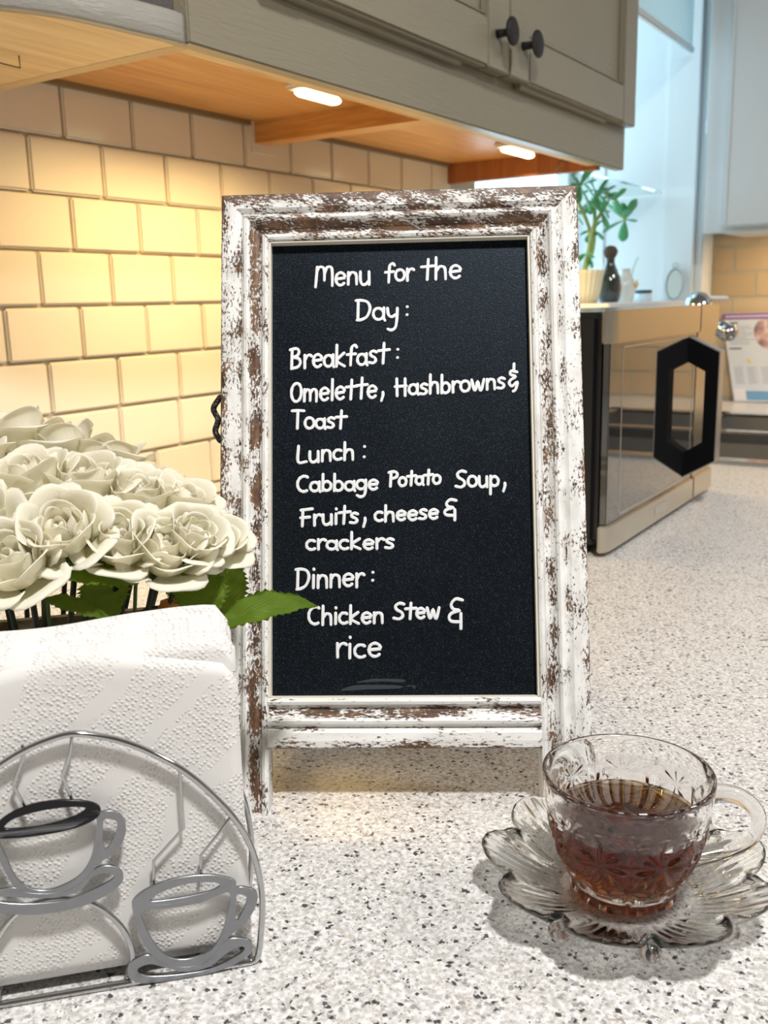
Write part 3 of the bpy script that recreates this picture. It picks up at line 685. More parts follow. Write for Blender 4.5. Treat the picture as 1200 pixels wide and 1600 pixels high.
# easel leg frame behind
def Q3(u, d, z): return bP + be*u + bn*d + V((0, 0, z))
dtop = BH*math.sin(ba); ztop = BH*math.cos(ba)
def backbar(u0, u1):
    a0, a1 = (2*dtop+.016-.01, 0), (dtop+.018, ztop-.006)
    pts = [Q3(u0, a0[0], 0), Q3(u1, a0[0], 0), Q3(u1, a1[0], a1[1]), Q3(u0, a1[0], a1[1])]
    poly_prism('back_leg', pts, bn*.012, m_rawwood, cb)
backbar(0, .024); backbar(BW-.024, BW)
poly_prism('back_rail', [Q3(.024, 2*dtop-.02, .05), Q3(BW-.024, 2*dtop-.02, .05), Q3(BW-.024, 2*dtop-.027, .075), Q3(.024, 2*dtop-.027, .075)], bn*.012, m_rawwood, cb)
bm = bmesh.new(); tube(bm, smooth_pts([P3(-.001, .193, -.004), P3(-.0035, .198, -.004), P3(-.002, .204, -.004), P3(-.0045, .210, -.004), P3(-.001, .216, -.004)], 5), .0016, 8); ob('side_hook', bm, m_blackknob, cb, True, label='small black iron hook on the left edge')

# handwriting
def A(cx, cy, rx, ry, a0, a1, n_=12): return [(cx+rx*math.cos(math.radians(a0+(a1-a0)*k/n_)), cy+ry*math.sin(math.radians(a0+(a1-a0)*k/n_))) for k in range(n_+1)]
x_ = .62
G_ = {
 'M': (.78, [[(.02, 0), (.06, .92)], [(.05, .70), (.14, .92), (.30, .90), (.36, .70), (.37, .30)], [(.37, .62), (.46, .88), (.62, .88), (.68, .66), (.70, .02)]]),
 'e': (.50, [[(.05, .30), (.42, .36)]+A(.25, .31, .19, .30, 12, 318)]),
 'n': (.50, [[(.06, .60), (.07, .02)], [(.07, .38), (.16, .58), (.28, .60), (.38, .48), (.41, .02)]]),
 'u': (.52, [[(.05, .60), (.06, .22), (.14, .02), (.28, .02), (.39, .18)], [(.40, .60), (.42, .02)]]),
 'f': (.44, [[(.42, .88), (.34, .99), (.22, .92), (.19, .70), (.18, -.02)], [(.02, .52), (.38, .56)]]),
 'o': (.50, [A(.24, .30, .20, .29, 100, 460)]),
 'r': (.38, [[(.06, .60), (.08, .0)], [(.08, .36), (.15, .54), (.26, .62), (.35, .56)]]),
 't': (.46, [[(.24, 1.0), (.22, .0)], [(.0, .62), (.48, .66)]]),
 'h': (.52, [[(.06, 1.0), (.07, .0)], [(.07, .34), (.18, .56), (.30, .58), (.39, .46), (.42, .0)]]),
 'D': (.62, [[(.08, .98), (.09, .02)], [(.0, .96), (.24, .98), (.44, .86), (.52, .56), (.42, .20), (.22, .02), (.06, .0)]]),
 'a': (.50, [A(.22, .29, .19, .27, 50, 400), [(.41, .58), (.41, .14), (.46, .0)]]),
 'y': (.50, [[(.04, .60), (.08, .30), (.20, .18), (.34, .30)], [(.40, .62), (.39, .0), (.34, -.36), (.20, -.46), (.08, -.40)]]),
 'B': (.58, [[(.08, .96), (.09, .0)], [(.0, .92), (.26, .98), (.38, .84), (.32, .64), (.12, .54), (.36, .50), (.46, .30), (.36, .08), (.08, .0)]]),
 'k': (.50, [[(.06, 1.0), (.07, .0)], [(.38, .62), (.09, .26), (.42, .0)]]),
 's': (.42, [[(.34, .56), (.20, .62), (.08, .52), (.12, .38), (.28, .28), (.32, .14), (.22, .02), (.04, .06)]]),
 'O': (.56, [A(.26, .48, .22, .47, 100, 460, 16)]),
 'm': (.72, [[(.06, .60), (.07, .02)], [(.07, .40), (.15, .58), (.26, .58), (.32, .44), (.33, .04)], [(.33, .42), (.42, .58), (.53, .58), (.60, .44), (.61, .0)]]),
 'l': (.20, [[(.08, 1.0), (.09, .0)]]),
 'T': (.56, [[(.0, .94), (.30, .96), (.54, .92)], [(.26, .96), (.26, .0)]]),
 'H': (.60, [[(.06, .98), (.10, .0)], [(.44, .94), (.46, .0)], [(.0, .52), (.50, .54)]]),
 'b': (.50, [[(.06, 1.0), (.07, .02)], A(.24, .29, .18, .28, 160, -170)]),
 'w': (.66, [[(.03, .60), (.14, .06), (.22, .04), (.30, .52), (.40, .04), (.48, .06), (.58, .60)]]),
 'L': (.50, [[(.06, .98), (.07, .04), (.42, .04)]]),
 'c': (.44, [A(.24, .30, .20, .29, 55, 310)]),
 'C': (.56, [A(.30, .48, .27, .46, 55, 300, 16)]),
 'g': (.50, [A(.22, .30, .19, .27, 50, 400), [(.41, .58), (.41, -.10), (.34, -.38), (.18, -.42), (.06, -.32)]]),
 'P': (.54, [[(.12, .98), (.10, .0)], [(.0, .94), (.28, 1.0), (.46, .86), (.42, .62), (.12, .50)]]),
 'S': (.56, [[(.48, .92), (.28, 1.0), (.10, .84), (.16, .60), (.38, .44), (.44, .20), (.28, .02), (.04, .08)]]),
 'p': (.50, [[(.06, .60), (.07, -.42)], A(.24, .31, .18, .28, 160, -170)]),
 'F': (.52, [[(.08, .96), (.08, .0)], [(.0, .94), (.48, .98)], [(.0, .48), (.38, .52)]]),
 'i': (.20, [[(.08, .60), (.09, .0)], [(.08, .92), (.085, .90)]]),
 '&': (1.0, [[(.90, .96), (.45, .98), (.15, .82), (.30, .66), (.75, .60), (.20, .52), (.02, .36), (.22, .24), (.85, .22)], [(.82, .50), (.84, .0)]]),
 '+': (1.0, [[(.58, 1.0), (.56, .74)], [(.90, .70), (.30, .74), (.20, .60), (.75, .50), (.25, .38), (.10, .24), (.40, .14), (.95, .30), (.80, .0), (.55, -.05)]]),
 ':': (.2, [[(0, 1), (.005, 1.0)], [(0, 0), (.005, 0)]]),
 ',': (.2, [[(.0, .9), (.02, .3), (-.25, -.7)]]),
}
CAPI = 'c'
TXT = [('Menu', 49.3, 275.7, 78.8, 276.4, 11.6), ('for', 86.6, 277.2, 101.6, 277.6, 10.5), ('the', 106.0, 277.8, 127.1, 278.3, 11.5), ('Day', 70.8, 256.7, 93.5, 256.2, 11.5), ('Breakfast', 35.5, 231.0, 87.5, 233.2, 11.1), ('Omelette', 35.8, 213.3, 81.6, 214.5, 10.7), ('Hashbrowns', 91.4, 215.4, 149.2, 218.3, 9.6), ('Toast', 36.5, 198.9, 64.6, 198.9, 9.6), ('Lunch', 39.1, 180.8, 69.4, 182.2, 9.2), ('Cabbage', 39.1, 165.2, 81.9, 166.0, 8.8), ('Potato', 87.6, 167.6, 114.6, 168.5, 7.7), ('Soup', 122.3, 166.7, 145.0, 166.7, 9.1), ('Fruits', 41.1, 147.4, 71.3, 148.6, 9.0), ('cheese', 79.7, 149.2, 113.2, 150.1, 8.4), ('crackers', 43.7, 134.9, 89.9, 134.9, 8.4), ('Dinner', 38.3, 114.5, 73.7, 115.6, 10.9), ('Chicken', 44.8, 95.7, 84.0, 96.6, 9.3), ('Stew', 89.2, 98.2, 113.2, 98.6, 8.5), ('rice', 59.0, 78.8, 82.6, 79.1, 11.5),
 ('+', 151.0, 217.9, 155.9, 217.8, 13.0), ('&', 116.4, 149.4, 123.0, 149.3, 11.0), ('&', 117.8, 93.5, 125.4, 93.4, 15.0),
 (':', 98.3, 259.2, 99, 259.2, 4.2), (':', 93.0, 236.2, 94, 236.2, 4.5), (':', 74.9, 183.4, 76, 183.4, 5.3), (':', 78.8, 118.7, 80, 118.7, 4.0), (',', 85.0, 215.1, 88, 215.1, 2.7), (',', 148.2, 166.0, 151, 166.0, 2.7), (',', 75.0, 148.6, 78, 148.6, 2.7)]
rt = random.Random(3)
for word, u0, v0, u1, v1, cap in TXT:
    bm = bmesh.new()
    tot = sum(G_[ch][0] for ch in word)-(.06 if len(word) > 1 else 0)
    sx_ = (u1-u0)/tot if word not in ':,' else cap; x = 0
    for ch in word:
        wd, strokes = G_[ch]; jy = rt.uniform(-.03, .03); js = rt.uniform(.96, 1.05)
        for st in strokes:
            pp = []
            for a, b in st:
                uu = u0+(x+a)*sx_; f = (x+a)/tot if tot else 0
                vv = v0+(v1-v0)*f+(b*js+jy+(.012*math.sin(9*a+3*b)))*cap
                uu += .04*cap*b   # slight slant
                pp.append(P3(uu/1000, vv/1000, -.0070))
            if len(pp) > 2: pp = smooth_pts(pp, 4)
            rr = .82
            tube(bm, pp, [rr*.001*(1+.08*math.sin(i*.7)) for i in range(len(pp))], 8, normal=bo_, flat=.12)
        x += wd
    ob('handwritten_'+{':': 'colon', ',': 'comma', '&': 'ampersand', '+': 'ampersand'}.get(word, 'word'), bm, m_chalk, cb, True)
bm = bmesh.new()
for (u0, v0, u1, v1) in ((62, 62, 92, 64.5), (70, 66, 94, 67.6), (95, 63.8, 100, 64.3)):
    q = smooth_pts([P3(u/1000, v/1000, -.00715) for u, v in ((u0, v0), ((u0+u1)/2, v0+.6), (u1, v1-1.5), (u1, v1), ((u0+u1)/2, v1+.4), (u0+6, v1))], 4, True); bm.faces.new([bm.verts.new(p) for p in q])
ob('chalk_smudge', bm, m_smudge, cb)

# ------------------------------------------------------------------ napkin holder
hp = V((.6743, .2481, 0)); he = V((.694, .72, 0)).normalized(); hn = V((-he.y, he.x, 0))     # hn: away from the camera
def H3(a, z, d=0.0): return hp + he*a/1000 + hn*d + V((0, 0, z/1000))
nh = thing('napkin_holder', 'chrome wire napkin holder with steaming coffee cup cutouts', 'napkin holder', hp + he*-.062 + hn*.022)
CA = -62.0
arch = [(-61.7, 105.2), (-53.8, 103.6), (-45.9, 100.8), (-38.0, 96.6), (-30.0, 91.1), (-24.5, 86.6), (-18.1, 80.0), (-11.7, 71.9), (-6.0, 63.3), (-1.3, 53.2), (1.3, 42.8), (2.5, 31.5), (2.3, 21.3), (1.1, 11.2), (0.2, 5.2), (-1.0, 2.2), (-3.5, 1.4)]
left = [(2*CA-a, z) for a, z in arch][::-1]
full = left[:-1]+arch
DEP = .043
for d in (0, DEP):
    bm = bmesh.new(); tube(bm, smooth_pts([H3(a, z, d) for a, z in full], 4), .00125, 10); tube(bm, [H3(a, 1.4, d) for a in (-121, -90, -62, -30, -3)], .00135, 10); ob('wire_arch', bm, m_chrome, nh, True)
bm = bmesh.new()
for a in (-121, -3):
    tube(bm, [H3(a, 1.6, 0), H3(a, 1.6, DEP)], .0012, 8)
for a in (-96, -50, -20): tube(bm, [H3(a, 4.0, 0), H3(a, 4.0, DEP)], .0008, 8)
ob('base_wires', bm, m_chrome, nh, True)
inner = [(-84, 3), (-76.5, 3), (-76.5, 15), (-76, 23), (-73, 30), (-68, 36.5), (-66, 38), (-62, 40)]
inn = [(-47.8, 1.6), (-47.5, 9), (-47.3, 15.4), (-49.2, 22.8), (-53.0, 30.0), (-58.4, 36.2), (-65.0, 40), (-73.1, 41.6), (-81.3, 40.6), (-87.4, 37.2), (-92.7, 31), (-96.6, 23.8), (-98.4, 16.4), (-98.2, 9), (-98, 1.6)]
bm = bmesh.new(); tube(bm, smooth_pts([H3(a, z, -.0002) for a, z in inn], 4), .0012, 10); ob('inner_arch', bm, m_chrome, nh, True)
for s_ in ([(-78.1, 102.8), (-78.4, 97.7), (-82.7, 88.4), (-78.6, 77.0)], [(-61.2, 104.3), (-62.3, 98.2), (-65.9, 89.6), (-62.8, 77.5)], [(-24.9, 86.8), (-24.9, 80.0), (-25.0, 62.4), (-36.7, 50.7), (-37.4, 41.0)], [(-7.3, 64.5), (-12.5, 57.9), (-19.3, 50.2), (-20.2, 38.0)]):
    for mir in (0,):
        bm = bmesh.new(); tube(bm, [H3((2*CA-a) if mir else a, z, .0002) for a, z in s_], .00065, 8); ob('steam_wire', bm, m_chrome, nh, True)
def plate(polys, m, name, mir=False, off=(0, 0)):
    """flat sheet cutout: each entry is outline, hole"""
    bm_all = bmesh.new()
    for i, (o_, h_) in enumerate(polys):
        cu = D.curves.new('c', 'CURVE'); cu.dimensions = '2D'; cu.fill_mode = 'BOTH'; cu.extrude = .0006; cu.bevel_depth = 0
        for ring in (o_, h_):
            pts = smooth_pts([(a, z, 0) for a, z in ring], 4, True); s = cu.splines.new('POLY'); s.points.add(len(pts)-1); s.use_cyclic_u = True
            for k, p in enumerate(pts): s.points[k].co = (p.x/1000, p.y/1000, 0, 1)
        to = D.objects.new('t', cu); me = D.meshes.new_from_object(to); b2 = bmesh.new(); b2.from_mesh(me)
        for v_ in b2.verts:
            a = v_.co.x*1000+off[0]; z = v_.co.y*1000+off[1]
            if mir: a = 2*CA-a
            v_.co = H3(a, z, v_.co.z - .0012 - i*.00004)
        me2 = D.meshes.new('x'); b2.to_mesh(me2); b2.free(); bm_all.from_mesh(me2); D.meshes.remove(me2); D.meshes.remove(me); D.objects.remove(to); D.curves.remove(cu)
    bmesh.ops.remove_doubles(bm_all, verts=bm_all.verts, dist=1e-6)
    return ob(name, bm_all, m, nh)
rim1=[(-91.5, 71.4), (-88.3, 76.0), (-81.6, 79.6), (-73.5, 81.1), (-63.9, 80.6), (-55.9, 78.2), (-53.7, 74.9), (-56.5, 71.5), (-64.9, 69.1), (-77.1, 68.4), (-86.5, 69.0), (-90.1, 69.8)]
hole1=[(-87.0, 73.3), (-82.7, 76.5), (-72.1, 78.1), (-62.5, 77.8), (-58.7, 76.6), (-62.0, 74.3), (-68.6, 72.7), (-76.7, 71.9), (-83.9, 72.3)]
body1=[(-90.7, 71.3), (-90.3, 63.8), (-88.0, 55.0), (-84.4, 47.2), (-76.2, 43.6), (-67.9, 43.9), (-61.0, 48.0), (-55.7, 56.2), (-53.7, 65.4), (-53.6, 74.4), (-56.2, 75.3), (-64.5, 72.8), (-80.8, 71.6)]
bhole1=[(-88.5, 69.8), (-77.1, 68.7), (-64.8, 69.6), (-56.0, 72.9), (-56.3, 65.9), (-58.6, 56.7), (-63.2, 50.3), (-70.1, 47.0), (-75.9, 46.4), (-81.4, 48.6), (-85.0, 53.5), (-87.4, 61.5)]
hand1=[(-54.3, 73.6), (-48.9, 73.9), (-45.8, 69.9), (-45.9, 64.2), (-49.3, 58.1), (-54.5, 55.1), (-57.5, 54.1), (-55, 64)]
hhole1=[(-53.2, 70.6), (-49.1, 70.4), (-48.5, 67.5), (-50.6, 62.6), (-53.6, 59.6)]
sauc1=[(-57.3, 52.2), (-51.4, 52.2), (-48.3, 49.2), (-48.4, 45.3), (-52.2, 42.1), (-59.2, 38.9), (-67.7, 37.2), (-80.0, 37.3), (-91.9, 40.3), (-100.2, 44.8), (-101.4, 48.3), (-98.1, 49.6), (-91.0, 49.3), (-85.4, 49.3), (-82.5, 46.9), (-72.8, 44.8), (-64.5, 46.2)]
shole1=[(-58.3, 49.5), (-52.5, 49.4), (-51.2, 47.5), (-55.4, 45.1), (-64.0, 42.2), (-71.5, 41.1), (-82.0, 42.0), (-89.9, 43.9), (-96.0, 46.7), (-89.7, 46.5), (-82.6, 44.7), (-71.3, 42.9), (-62.9, 44.7)]
rim2=[(-45.2, 36.9), (-38.7, 41.2), (-28.2, 43.3), (-17.8, 42.8), (-10.9, 40.6), (-7.4, 38.3), (-9.0, 35.0), (-21.1, 32.2), (-34.2, 31.8), (-42.8, 33.0)]
hole2=[(-39.5, 35.7), (-33.7, 38.9), (-24.9, 40.3), (-16.2, 39.5), (-13.0, 37.7), (-16.5, 35.8), (-25.3, 34.9), (-34.0, 34.9)]
body2=[(-45.2, 36.9), (-45.4, 30.0), (-43.7, 20.7), (-40.7, 13.6), (-36.7, 8.4), (-29.0, 5.0), (-20.1, 5.8), (-14.0, 10.0), (-10.5, 16.5), (-7.9, 25.2), (-7.2, 33.2), (-7.4, 38.3), (-12.0, 36.1), (-25.4, 33.4), (-38.4, 33.7)]
bhole2=[(-42.6, 32.7), (-34.2, 31.5), (-21.1, 31.7), (-10.2, 34.2), (-10.8, 25.8), (-13.6, 17.1), (-18.0, 10.7), (-25.3, 8.5), (-31.4, 9.2), (-35.6, 12.1), (-39.5, 18.9), (-42.0, 26.4)]
hand2=[(-7.6, 35.1), (-2.3, 34.6), (0.7, 31.8), (0.0, 26.9), (-3.9, 20.4), (-9.6, 16.3), (-12.8, 14.9), (-9.0, 26)]
hhole2=[(-7.4, 32.1), (-3.8, 31.4), (-3.7, 28.5), (-5.5, 24.8), (-8.0, 21.5)]
sauc2=[(-12.4, 13.8), (-5.2, 13.1), (-2.3, 10.3), (-3.6, 5.9), (-11.3, 2.2), (-20.4, -0.2), (-32.1, -1.0), (-43.4, 1.1), (-48.8, 4.3), (-49.2, 9.7), (-46.0, 12.3), (-40.8, 12.9), (-36.7, 8.6), (-29.0, 5.4), (-20.1, 6.0)]
sauc2=[(a, max(z, .6)) for a, z in sauc2]
shole2=[(-45.5, 8.1), (-41.1, 9.1), (-36.0, 6.8), (-28.3, 3.2), (-19.3, 3.7), (-11.8, 8.5), (-7.2, 10.2), (-5.3, 8.8), (-8.3, 6.3), (-18.5, 2.6), (-29.2, 2.3), (-40.6, 3.6), (-45.1, 5.6)]
plate([(rim1, hole1)], m_cutdark, 'cup_cutout_rim').__setitem__('label', 'black mirrored rim of the upper cup cutout')
plate([(body1, bhole1), (hand1, hhole1), (sauc1, shole1)], m_cut, 'cup_cutout')
plate([(rim2, hole2), (body2, bhole2), (hand2, hhole2), (sauc2, shole2)], m_cut, 'cup_cutout')

# napkins
NT = 13; NW, NH = 118.5, 125.0; Z0n = 6.0
def napkin(i, label):
    rn = random.Random(100+i); bm = bmesh.new(); uvl = bm.loops.layers.uv.new('UVMap')
    d0 = .0035+i*.0030; t_ = .0024; nx, nz = 26, 24
    ja = rn.uniform(-.7, .7); jz = rn.uniform(-.4, .6) + (i*.12)
    def top(a):   # a from 0 (right) to -NW
        s = -a/NW
        if i == 0: z = 118.2 + 9.5*max(0, 1-abs(s-.47)/.42)**.9 - 1.0*max(0, s-.8)*5
        else: z = NH + 1.6*math.sin(3*s+i*.6) + 2.2*max(0, .25-s)/.25*(i/NT) + 1.0*math.sin(9*s+i)
        rc = 7.0
        for q in (-a, a+NW):
            if q < rc: z -= rc-math.sqrt(max(0, rc*rc-(rc-q)**2))
        return z
    rows_ = {}; uvd = {}
    for side in (0, 1):
        for jx in range(nx+1):
            a = -NW*jx/nx - 2.0 + (ja if i else 0)
            if jx == 0: a -= 0
            zt = top(-NW*jx/nx)
            for jz_ in range(nz+1):
                f = jz_/nz; z = Z0n+zt*f+(jz if i else 0)*f
                wob = .0002*noise.noise(V((a*.03, z*.03, i*3.7)))+ (.0008*(f-.75)*4*noise.noise(V((a*.02, i*.9, 0))) if f > .75 else 0)
                lean = -.0015*f*(1 if i < 4 else 0)*0
                puff = t_/2 * (1 if 0 < jx < nx and 0 < jz_ < nz else .35)
                v_ = bm.verts.new(H3(a, z, d0+t_/2+(puff if side else -puff)+wob+lean)); rows_[side, jx, jz_] = v_; uvd[v_] = (a/1000, z/1000)
    for side in (0, 1):
        for jx in range(nx):
            for k in range(nz): bm.faces.new((rows_[side, jx, k], rows_[side, jx+1, k], rows_[side, jx+1, k+1], rows_[side, jx, k+1]))
    per = [(jx, 0) for jx in range(nx)]+[(nx, k) for k in range(nz)]+[(jx, nz) for jx in range(nx, 0, -1)]+[(0, k) for k in range(nz, 0, -1)]
    for a, b in zip(per, per[1:]+per[:1]): bm.faces.new((rows_[0, a[0], a[1]], rows_[0, b[0], b[1]], rows_[1, b[0], b[1]], rows_[1, a[0], a[1]]))
    for f in bm.faces:
        for lp in f.loops: lp[uvl].uv = uvd[lp.vert]
    ob('napkin', bm, m_napkin, None, True, label=label, cat='napkin', group='napkins standing in the wire holder')
ORD = ['front', 'second', 'third', 'fourth', 'fifth', 'sixth', 'seventh', 'eighth', 'ninth', 'tenth', 'eleventh', 'twelfth', 'rearmost']
for i in range(NT):
    napkin(i, 'front white napkin with a low peaked top edge behind the cup cutouts' if i == 0 else ('rearmost white napkin of the stack, next to the roses' if i == NT-1 else ORD[i]+' white embossed napkin counted from the front of the wire holder'))

# ------------------------------------------------------------------ white roses
def petal_mesh(name, prof, halfw, curl, ruffle, seed, nv=9, nu=10, c0=(.88, .88, .62), c1=(.98, .965, .89)):
    """prof: (rho, z) curve from base to lip; halfw: half angle across; a cupped petal with a rounded, curled edge"""
    pr = smooth_pts([(r_, z, 0) for r_, z in prof], 4); rn = random.Random(seed); vs, fs, cs = [], [], []
    def P(f):
        k = f*(len(pr)-1); i = min(int(k), len(pr)-2); return pr[i].lerp(pr[i+1], k-i)
    ph = rn.uniform(0, 6)
    for j in range(nv+1):
        f = j/nv
        for i in range(nu+1):
            u = -1+2*i/nu
            top = 1-.34*abs(u)**2.0          # rounded tip
            q = P(f*top); wf = math.sin(min(1, (f*.9+.12))*PI/2)**.8
            ang = halfw*u*wf; rho = q.x*(1-.10*u*u*(1-f)) + curl*(f**3)*(u*u)
            z = q.y + ruffle*f*f*math.sin(3.1*u+ph) - curl*.4*(f**4)*u*u
            rho += ruffle*.7*f*f*math.sin(4.3*u+ph*1.7)
            vs.append((rho*math.cos(ang), rho*math.sin(ang), z))
            k = min(1, max(0, f*1.5)); cs.append(tuple(c0[t]*(1-k)+c1[t]*k for t in range(3)))
    for j in range(nv):
        for i in range(nu):
            a = j*(nu+1)+i; fs.append((a, a+1, a+nu+2, a+nu+1))
    me = D.meshes.new(name); me.from_pydata(vs, [], fs); bm = bmesh.new(); bm.from_mesh(me); 
    r_ = bmesh.ops.solidify(bm, geom=bm.faces[:], thickness=.00012); bm.to_mesh(me); bm.free()
    ca = me.color_attributes.new('Col', 'FLOAT_COLOR', 'POINT')
    for k, v_ in enumerate(me.vertices):
        j = k % len(cs) if k < len(cs) else min(range(len(cs)), key=lambda q: 0) 
        h = max(0, min(1, v_.co.z/.012*.9+.15)); ca.data[k].color = (*[c0[t]*(1-h)+c1[t]*h for t in range(3)], 1)
    me.polygons.foreach_set('use_smooth', [True]*len(me.polygons)); me.materials.append(m_petal); return me
PET = {
 0: [petal_mesh('petal', [(.0012, 0), (.0042, .006), (.0042, .014), (.0026, .0215)], 1.8, .0, .0006, s) for s in (1, 2)],
 1: [petal_mesh('petal', [(.0012, 0), (.0078, .005), (.0092, .013), (.0076, .0215), (.0080, .0235)], 1.1, .0004, .0010, s) for s in (3, 4)],
 2: [petal_mesh('petal', [(.0012, 0), (.0108, .0035), (.0136, .011), (.0128, .0195), (.0142, .0235)], .95, .0006, .0014, s) for s in (5, 6)],
 3: [petal_mesh('petal', [(.0012, -.0005), (.012, .0008), (.0172, .007), (.0182, .0155), (.0210, .0215), (.0232, .0225)], .86, .0006, .0018, s) for s in (7, 8, 9)],
 4: [petal_mesh('petal', [(.0012, -.001), (.013, -.0008), (.0200, .004), (.0245, .011), (.0300, .0140), (.0325, .0130)], .74, .0006, .0022, s) for s in (10, 11)]}
bm = bmesh.new()
for k in range(5):
    a = 2*PI*k/5; b_ = V((.0015, 0, -.002)); Rm = Matrix.Rotation(a, 4, 'Z')
    vs_l = [Rm @ V(p) for p in ((.001, -.0022, -.003), (.001, .0022, -.003), (.010, .0026, -.0008), (.010, -.0026, -.0008), (.017, 0, -.004))]
    q = [bm.verts.new(p) for p in vs_l]; q2 = [bm.verts.new(p+V((0, 0, -.0005))) for p in vs_l]
    for A_, inv in ((q, 0), (q2, 1)):
        bm.faces.new((A_[0], A_[1], A_[2], A_[3])); bm.faces.new((A_[3], A_[2], A_[4]))
lathe(bm, [(.0012, -.009), (.003, -.0065), (.0038, -.003), (.0012, -.0015)], (0, 0, 0), 12)
me_cal = D.meshes.new('calyx'); bm.to_mesh(me_cal); bm.free(); me_cal.materials.append(m_calyx)
PLN = V((.5130, .2860, 0))   # planter centre on the counter
def rose(pos, axis, scale, spin, label, opened=True, seed=0, lastring=True):
    rn = random.Random(seed); pos = V(pos); axis = V(axis).normalized()
    t = thing('white_rose', label, 'rose', pos, 'white silk roses of the bouquet')
    q = axis.to_track_quat('Z', 'Y').to_matrix().to_4x4() @ Matrix.Rotation(spin, 4, 'Z')
    layers = [(0, 3), (1, 3), (2, 4), (3, 5)] + ([(4, 5)] if lastring else [])
    for L, cnt in layers:
        for k in range(cnt):
            me = PET[L][(k+seed) % len(PET[L])]; o = D.objects.new('petal', me); COL.objects.link(o); o.parent = t
            a = 2*PI*k/cnt + L*1.1 + rn.uniform(-.15, .15); tilt = rn.uniform(-.10, .12)*(L > 1)
            o.matrix_local = q @ Matrix.Rotation(a, 4, 'Z') @ Matrix.Rotation(tilt, 4, 'Y') @ Matrix.Scale(scale*rn.uniform(.94, 1.05), 4)
    o = D.objects.new('calyx', me_cal); COL.objects.link(o); o.parent = t; o.matrix_local = q @ Matrix.Scale(scale, 4)
    bm = bmesh.new(); b0 = pos - axis*.006*scale; foot = PLN + V(((pos.x-PLN.x)*.45+rn.uniform(-.01, .01), (pos.y-PLN.y)*.35+rn.uniform(-.006, .006), .03))
    midp = b0*.55+foot*.45 - V((axis.x, axis.y, 0))*.0
    tube(bm, smooth_pts([b0, b0-axis*.012, midp, foot], 5), .0014, 7); ob('stem', bm, m_stem, t, True)
    return t
ctr = V((.512, .312, .030))
RO = [((.5588, .2387, .1474), 'white rose half cut by the left edge just above the napkins', 1.0), ((.5666, .2586, .157), 'open white rose facing the viewer, in the front row above the napkins', .98), ((.5801, .2782, .1519), 'white rose in the front row right of the open one', .92), ((.5934, .2913, .1453), 'white rose in the front row with pointed outer petals over the dark stems', .95), ((.6000, .3040, .150), 'white rose second from the right beside the serrated leaf', .80), ((.526, .2447, .1589), 'white rose at the left rim of the bouquet', 1.0),
      ((.5103, .286, .1688), 'white rose in the middle row at the left', 1.1), ((.5283, .3031, .1658), 'white rose in the middle row above the open one', 1.12), ((.5473, .3196, .1581), 'white rose in the middle row near the bouquet centre', 1.05), ((.5589, .3379, .1525), 'white rose in the middle row toward the tiled wall', 1.0), ((.5965, .3200, .1440), 'rightmost white rose touching the chalkboard frame', .84),
      ((.45, .3229, .1801), 'topmost white rose at the left of the bouquet', 1.2), ((.4737, .3371, .1754), 'white rose at the top of the bouquet against the tiles', 1.15), ((.4934, .3478, .1671), 'white rose on the sloping back edge of the bouquet', 1.1), ((.5149, .3586, .1547), 'small white rose low on the back slope of the bouquet', 1.05), ((.4671, .2834, .1737), 'white rose at the far left behind the front rows', 1.1)]
for i, (p, lab, sc) in enumerate(RO):
    p = V(p); ax = (p-ctr)+V((.006, -.012, 0)); ax.normalize()
    if i == 1: ax = V((.36, -.50, .78)).normalized()
    p = p - ax*.0075 + V((0, 0, .003))
    rose(p, ax, sc*.77, i*1.3, lab, seed=i)

def serr_leaf(name, base, tip, up, W_, droop, label, bendside=0.0, curlw=.25, nv=26):
    base, tip = V(base), V(tip); d = tip-base; L = d.length; d.normalize(); s = d.cross(V(up)).normalized(); u = s.cross(d)
    bm = bmesh.new(); uvl = bm.loops.layers.uv.new('UVMap'); g = {}; uvd = {}
    nu = 8
    for j in range(nv+1):
        f = j/nv; wf = (math.sin(PI*min(1, f**.8))**.75)*(1-.25*f) if f < 1 else 0
        saw = 1+.10*((j % 2)*2-1)*(1 if 2 < j < nv-1 else 0)
        c = base + d*L*f + u*droop*L*(4*f*(1-f)) + s*bendside*L*math.sin(PI*f)
        for i in range(nu+1):
            a = -1+2*i/nu; ed = saw if abs(a) > .99 else 1
            p = c + s*a*W_/2*wf*ed + u*(curlw*W_*(abs(a)**1.5)*wf*.5 + .0006*math.sin(f*22+abs(a)*3))
            v_ = bm.verts.new(p); g[j, i] = v_; uvd[v_] = (f, a)
    for j in range(nv):
        for i in range(nu): bm.faces.new((g[j, i], g[j, i+1], g[j+1, i+1], g[j+1, i]))
    for f in bm.faces:
        for lp in f.loops: lp[uvl].uv = uvd[lp.vert]
    bmesh.ops.solidify(bm, geom=bm.faces[:], thickness=.00035)
    t = thing('rose_leaf', label, 'leaf', base, 'silk leaves of the rose bouquet')
    ob('leaf_blade', bm, m_leaf, t, True)
    bm = bmesh.new(); st = PLN+V(((base.x-PLN.x)*.6, (base.y-PLN.y)*.5, .03)); tube(bm, smooth_pts([tip*.0+base+d*L*.04, base*.7+st*.3, st], 5), .0009, 6); ob('leaf_stalk', bm, m_calyx, t, True)
    return t
UPV = V((.35, -.45, .8))
serr_leaf('rose_leaf', (.5849, .2832, .1353), (.5744, .2422, .145), UPV, .020, .05, 'broad serrated green leaf under the roses at the left')
serr_leaf('rose_leaf', (.6035, .3022, .1149), (.5921, .3132, .1400), (.6, -.8, .1), .027, .02, 'large serrated leaf standing upright beside the chalkboard frame', curlw=.12)
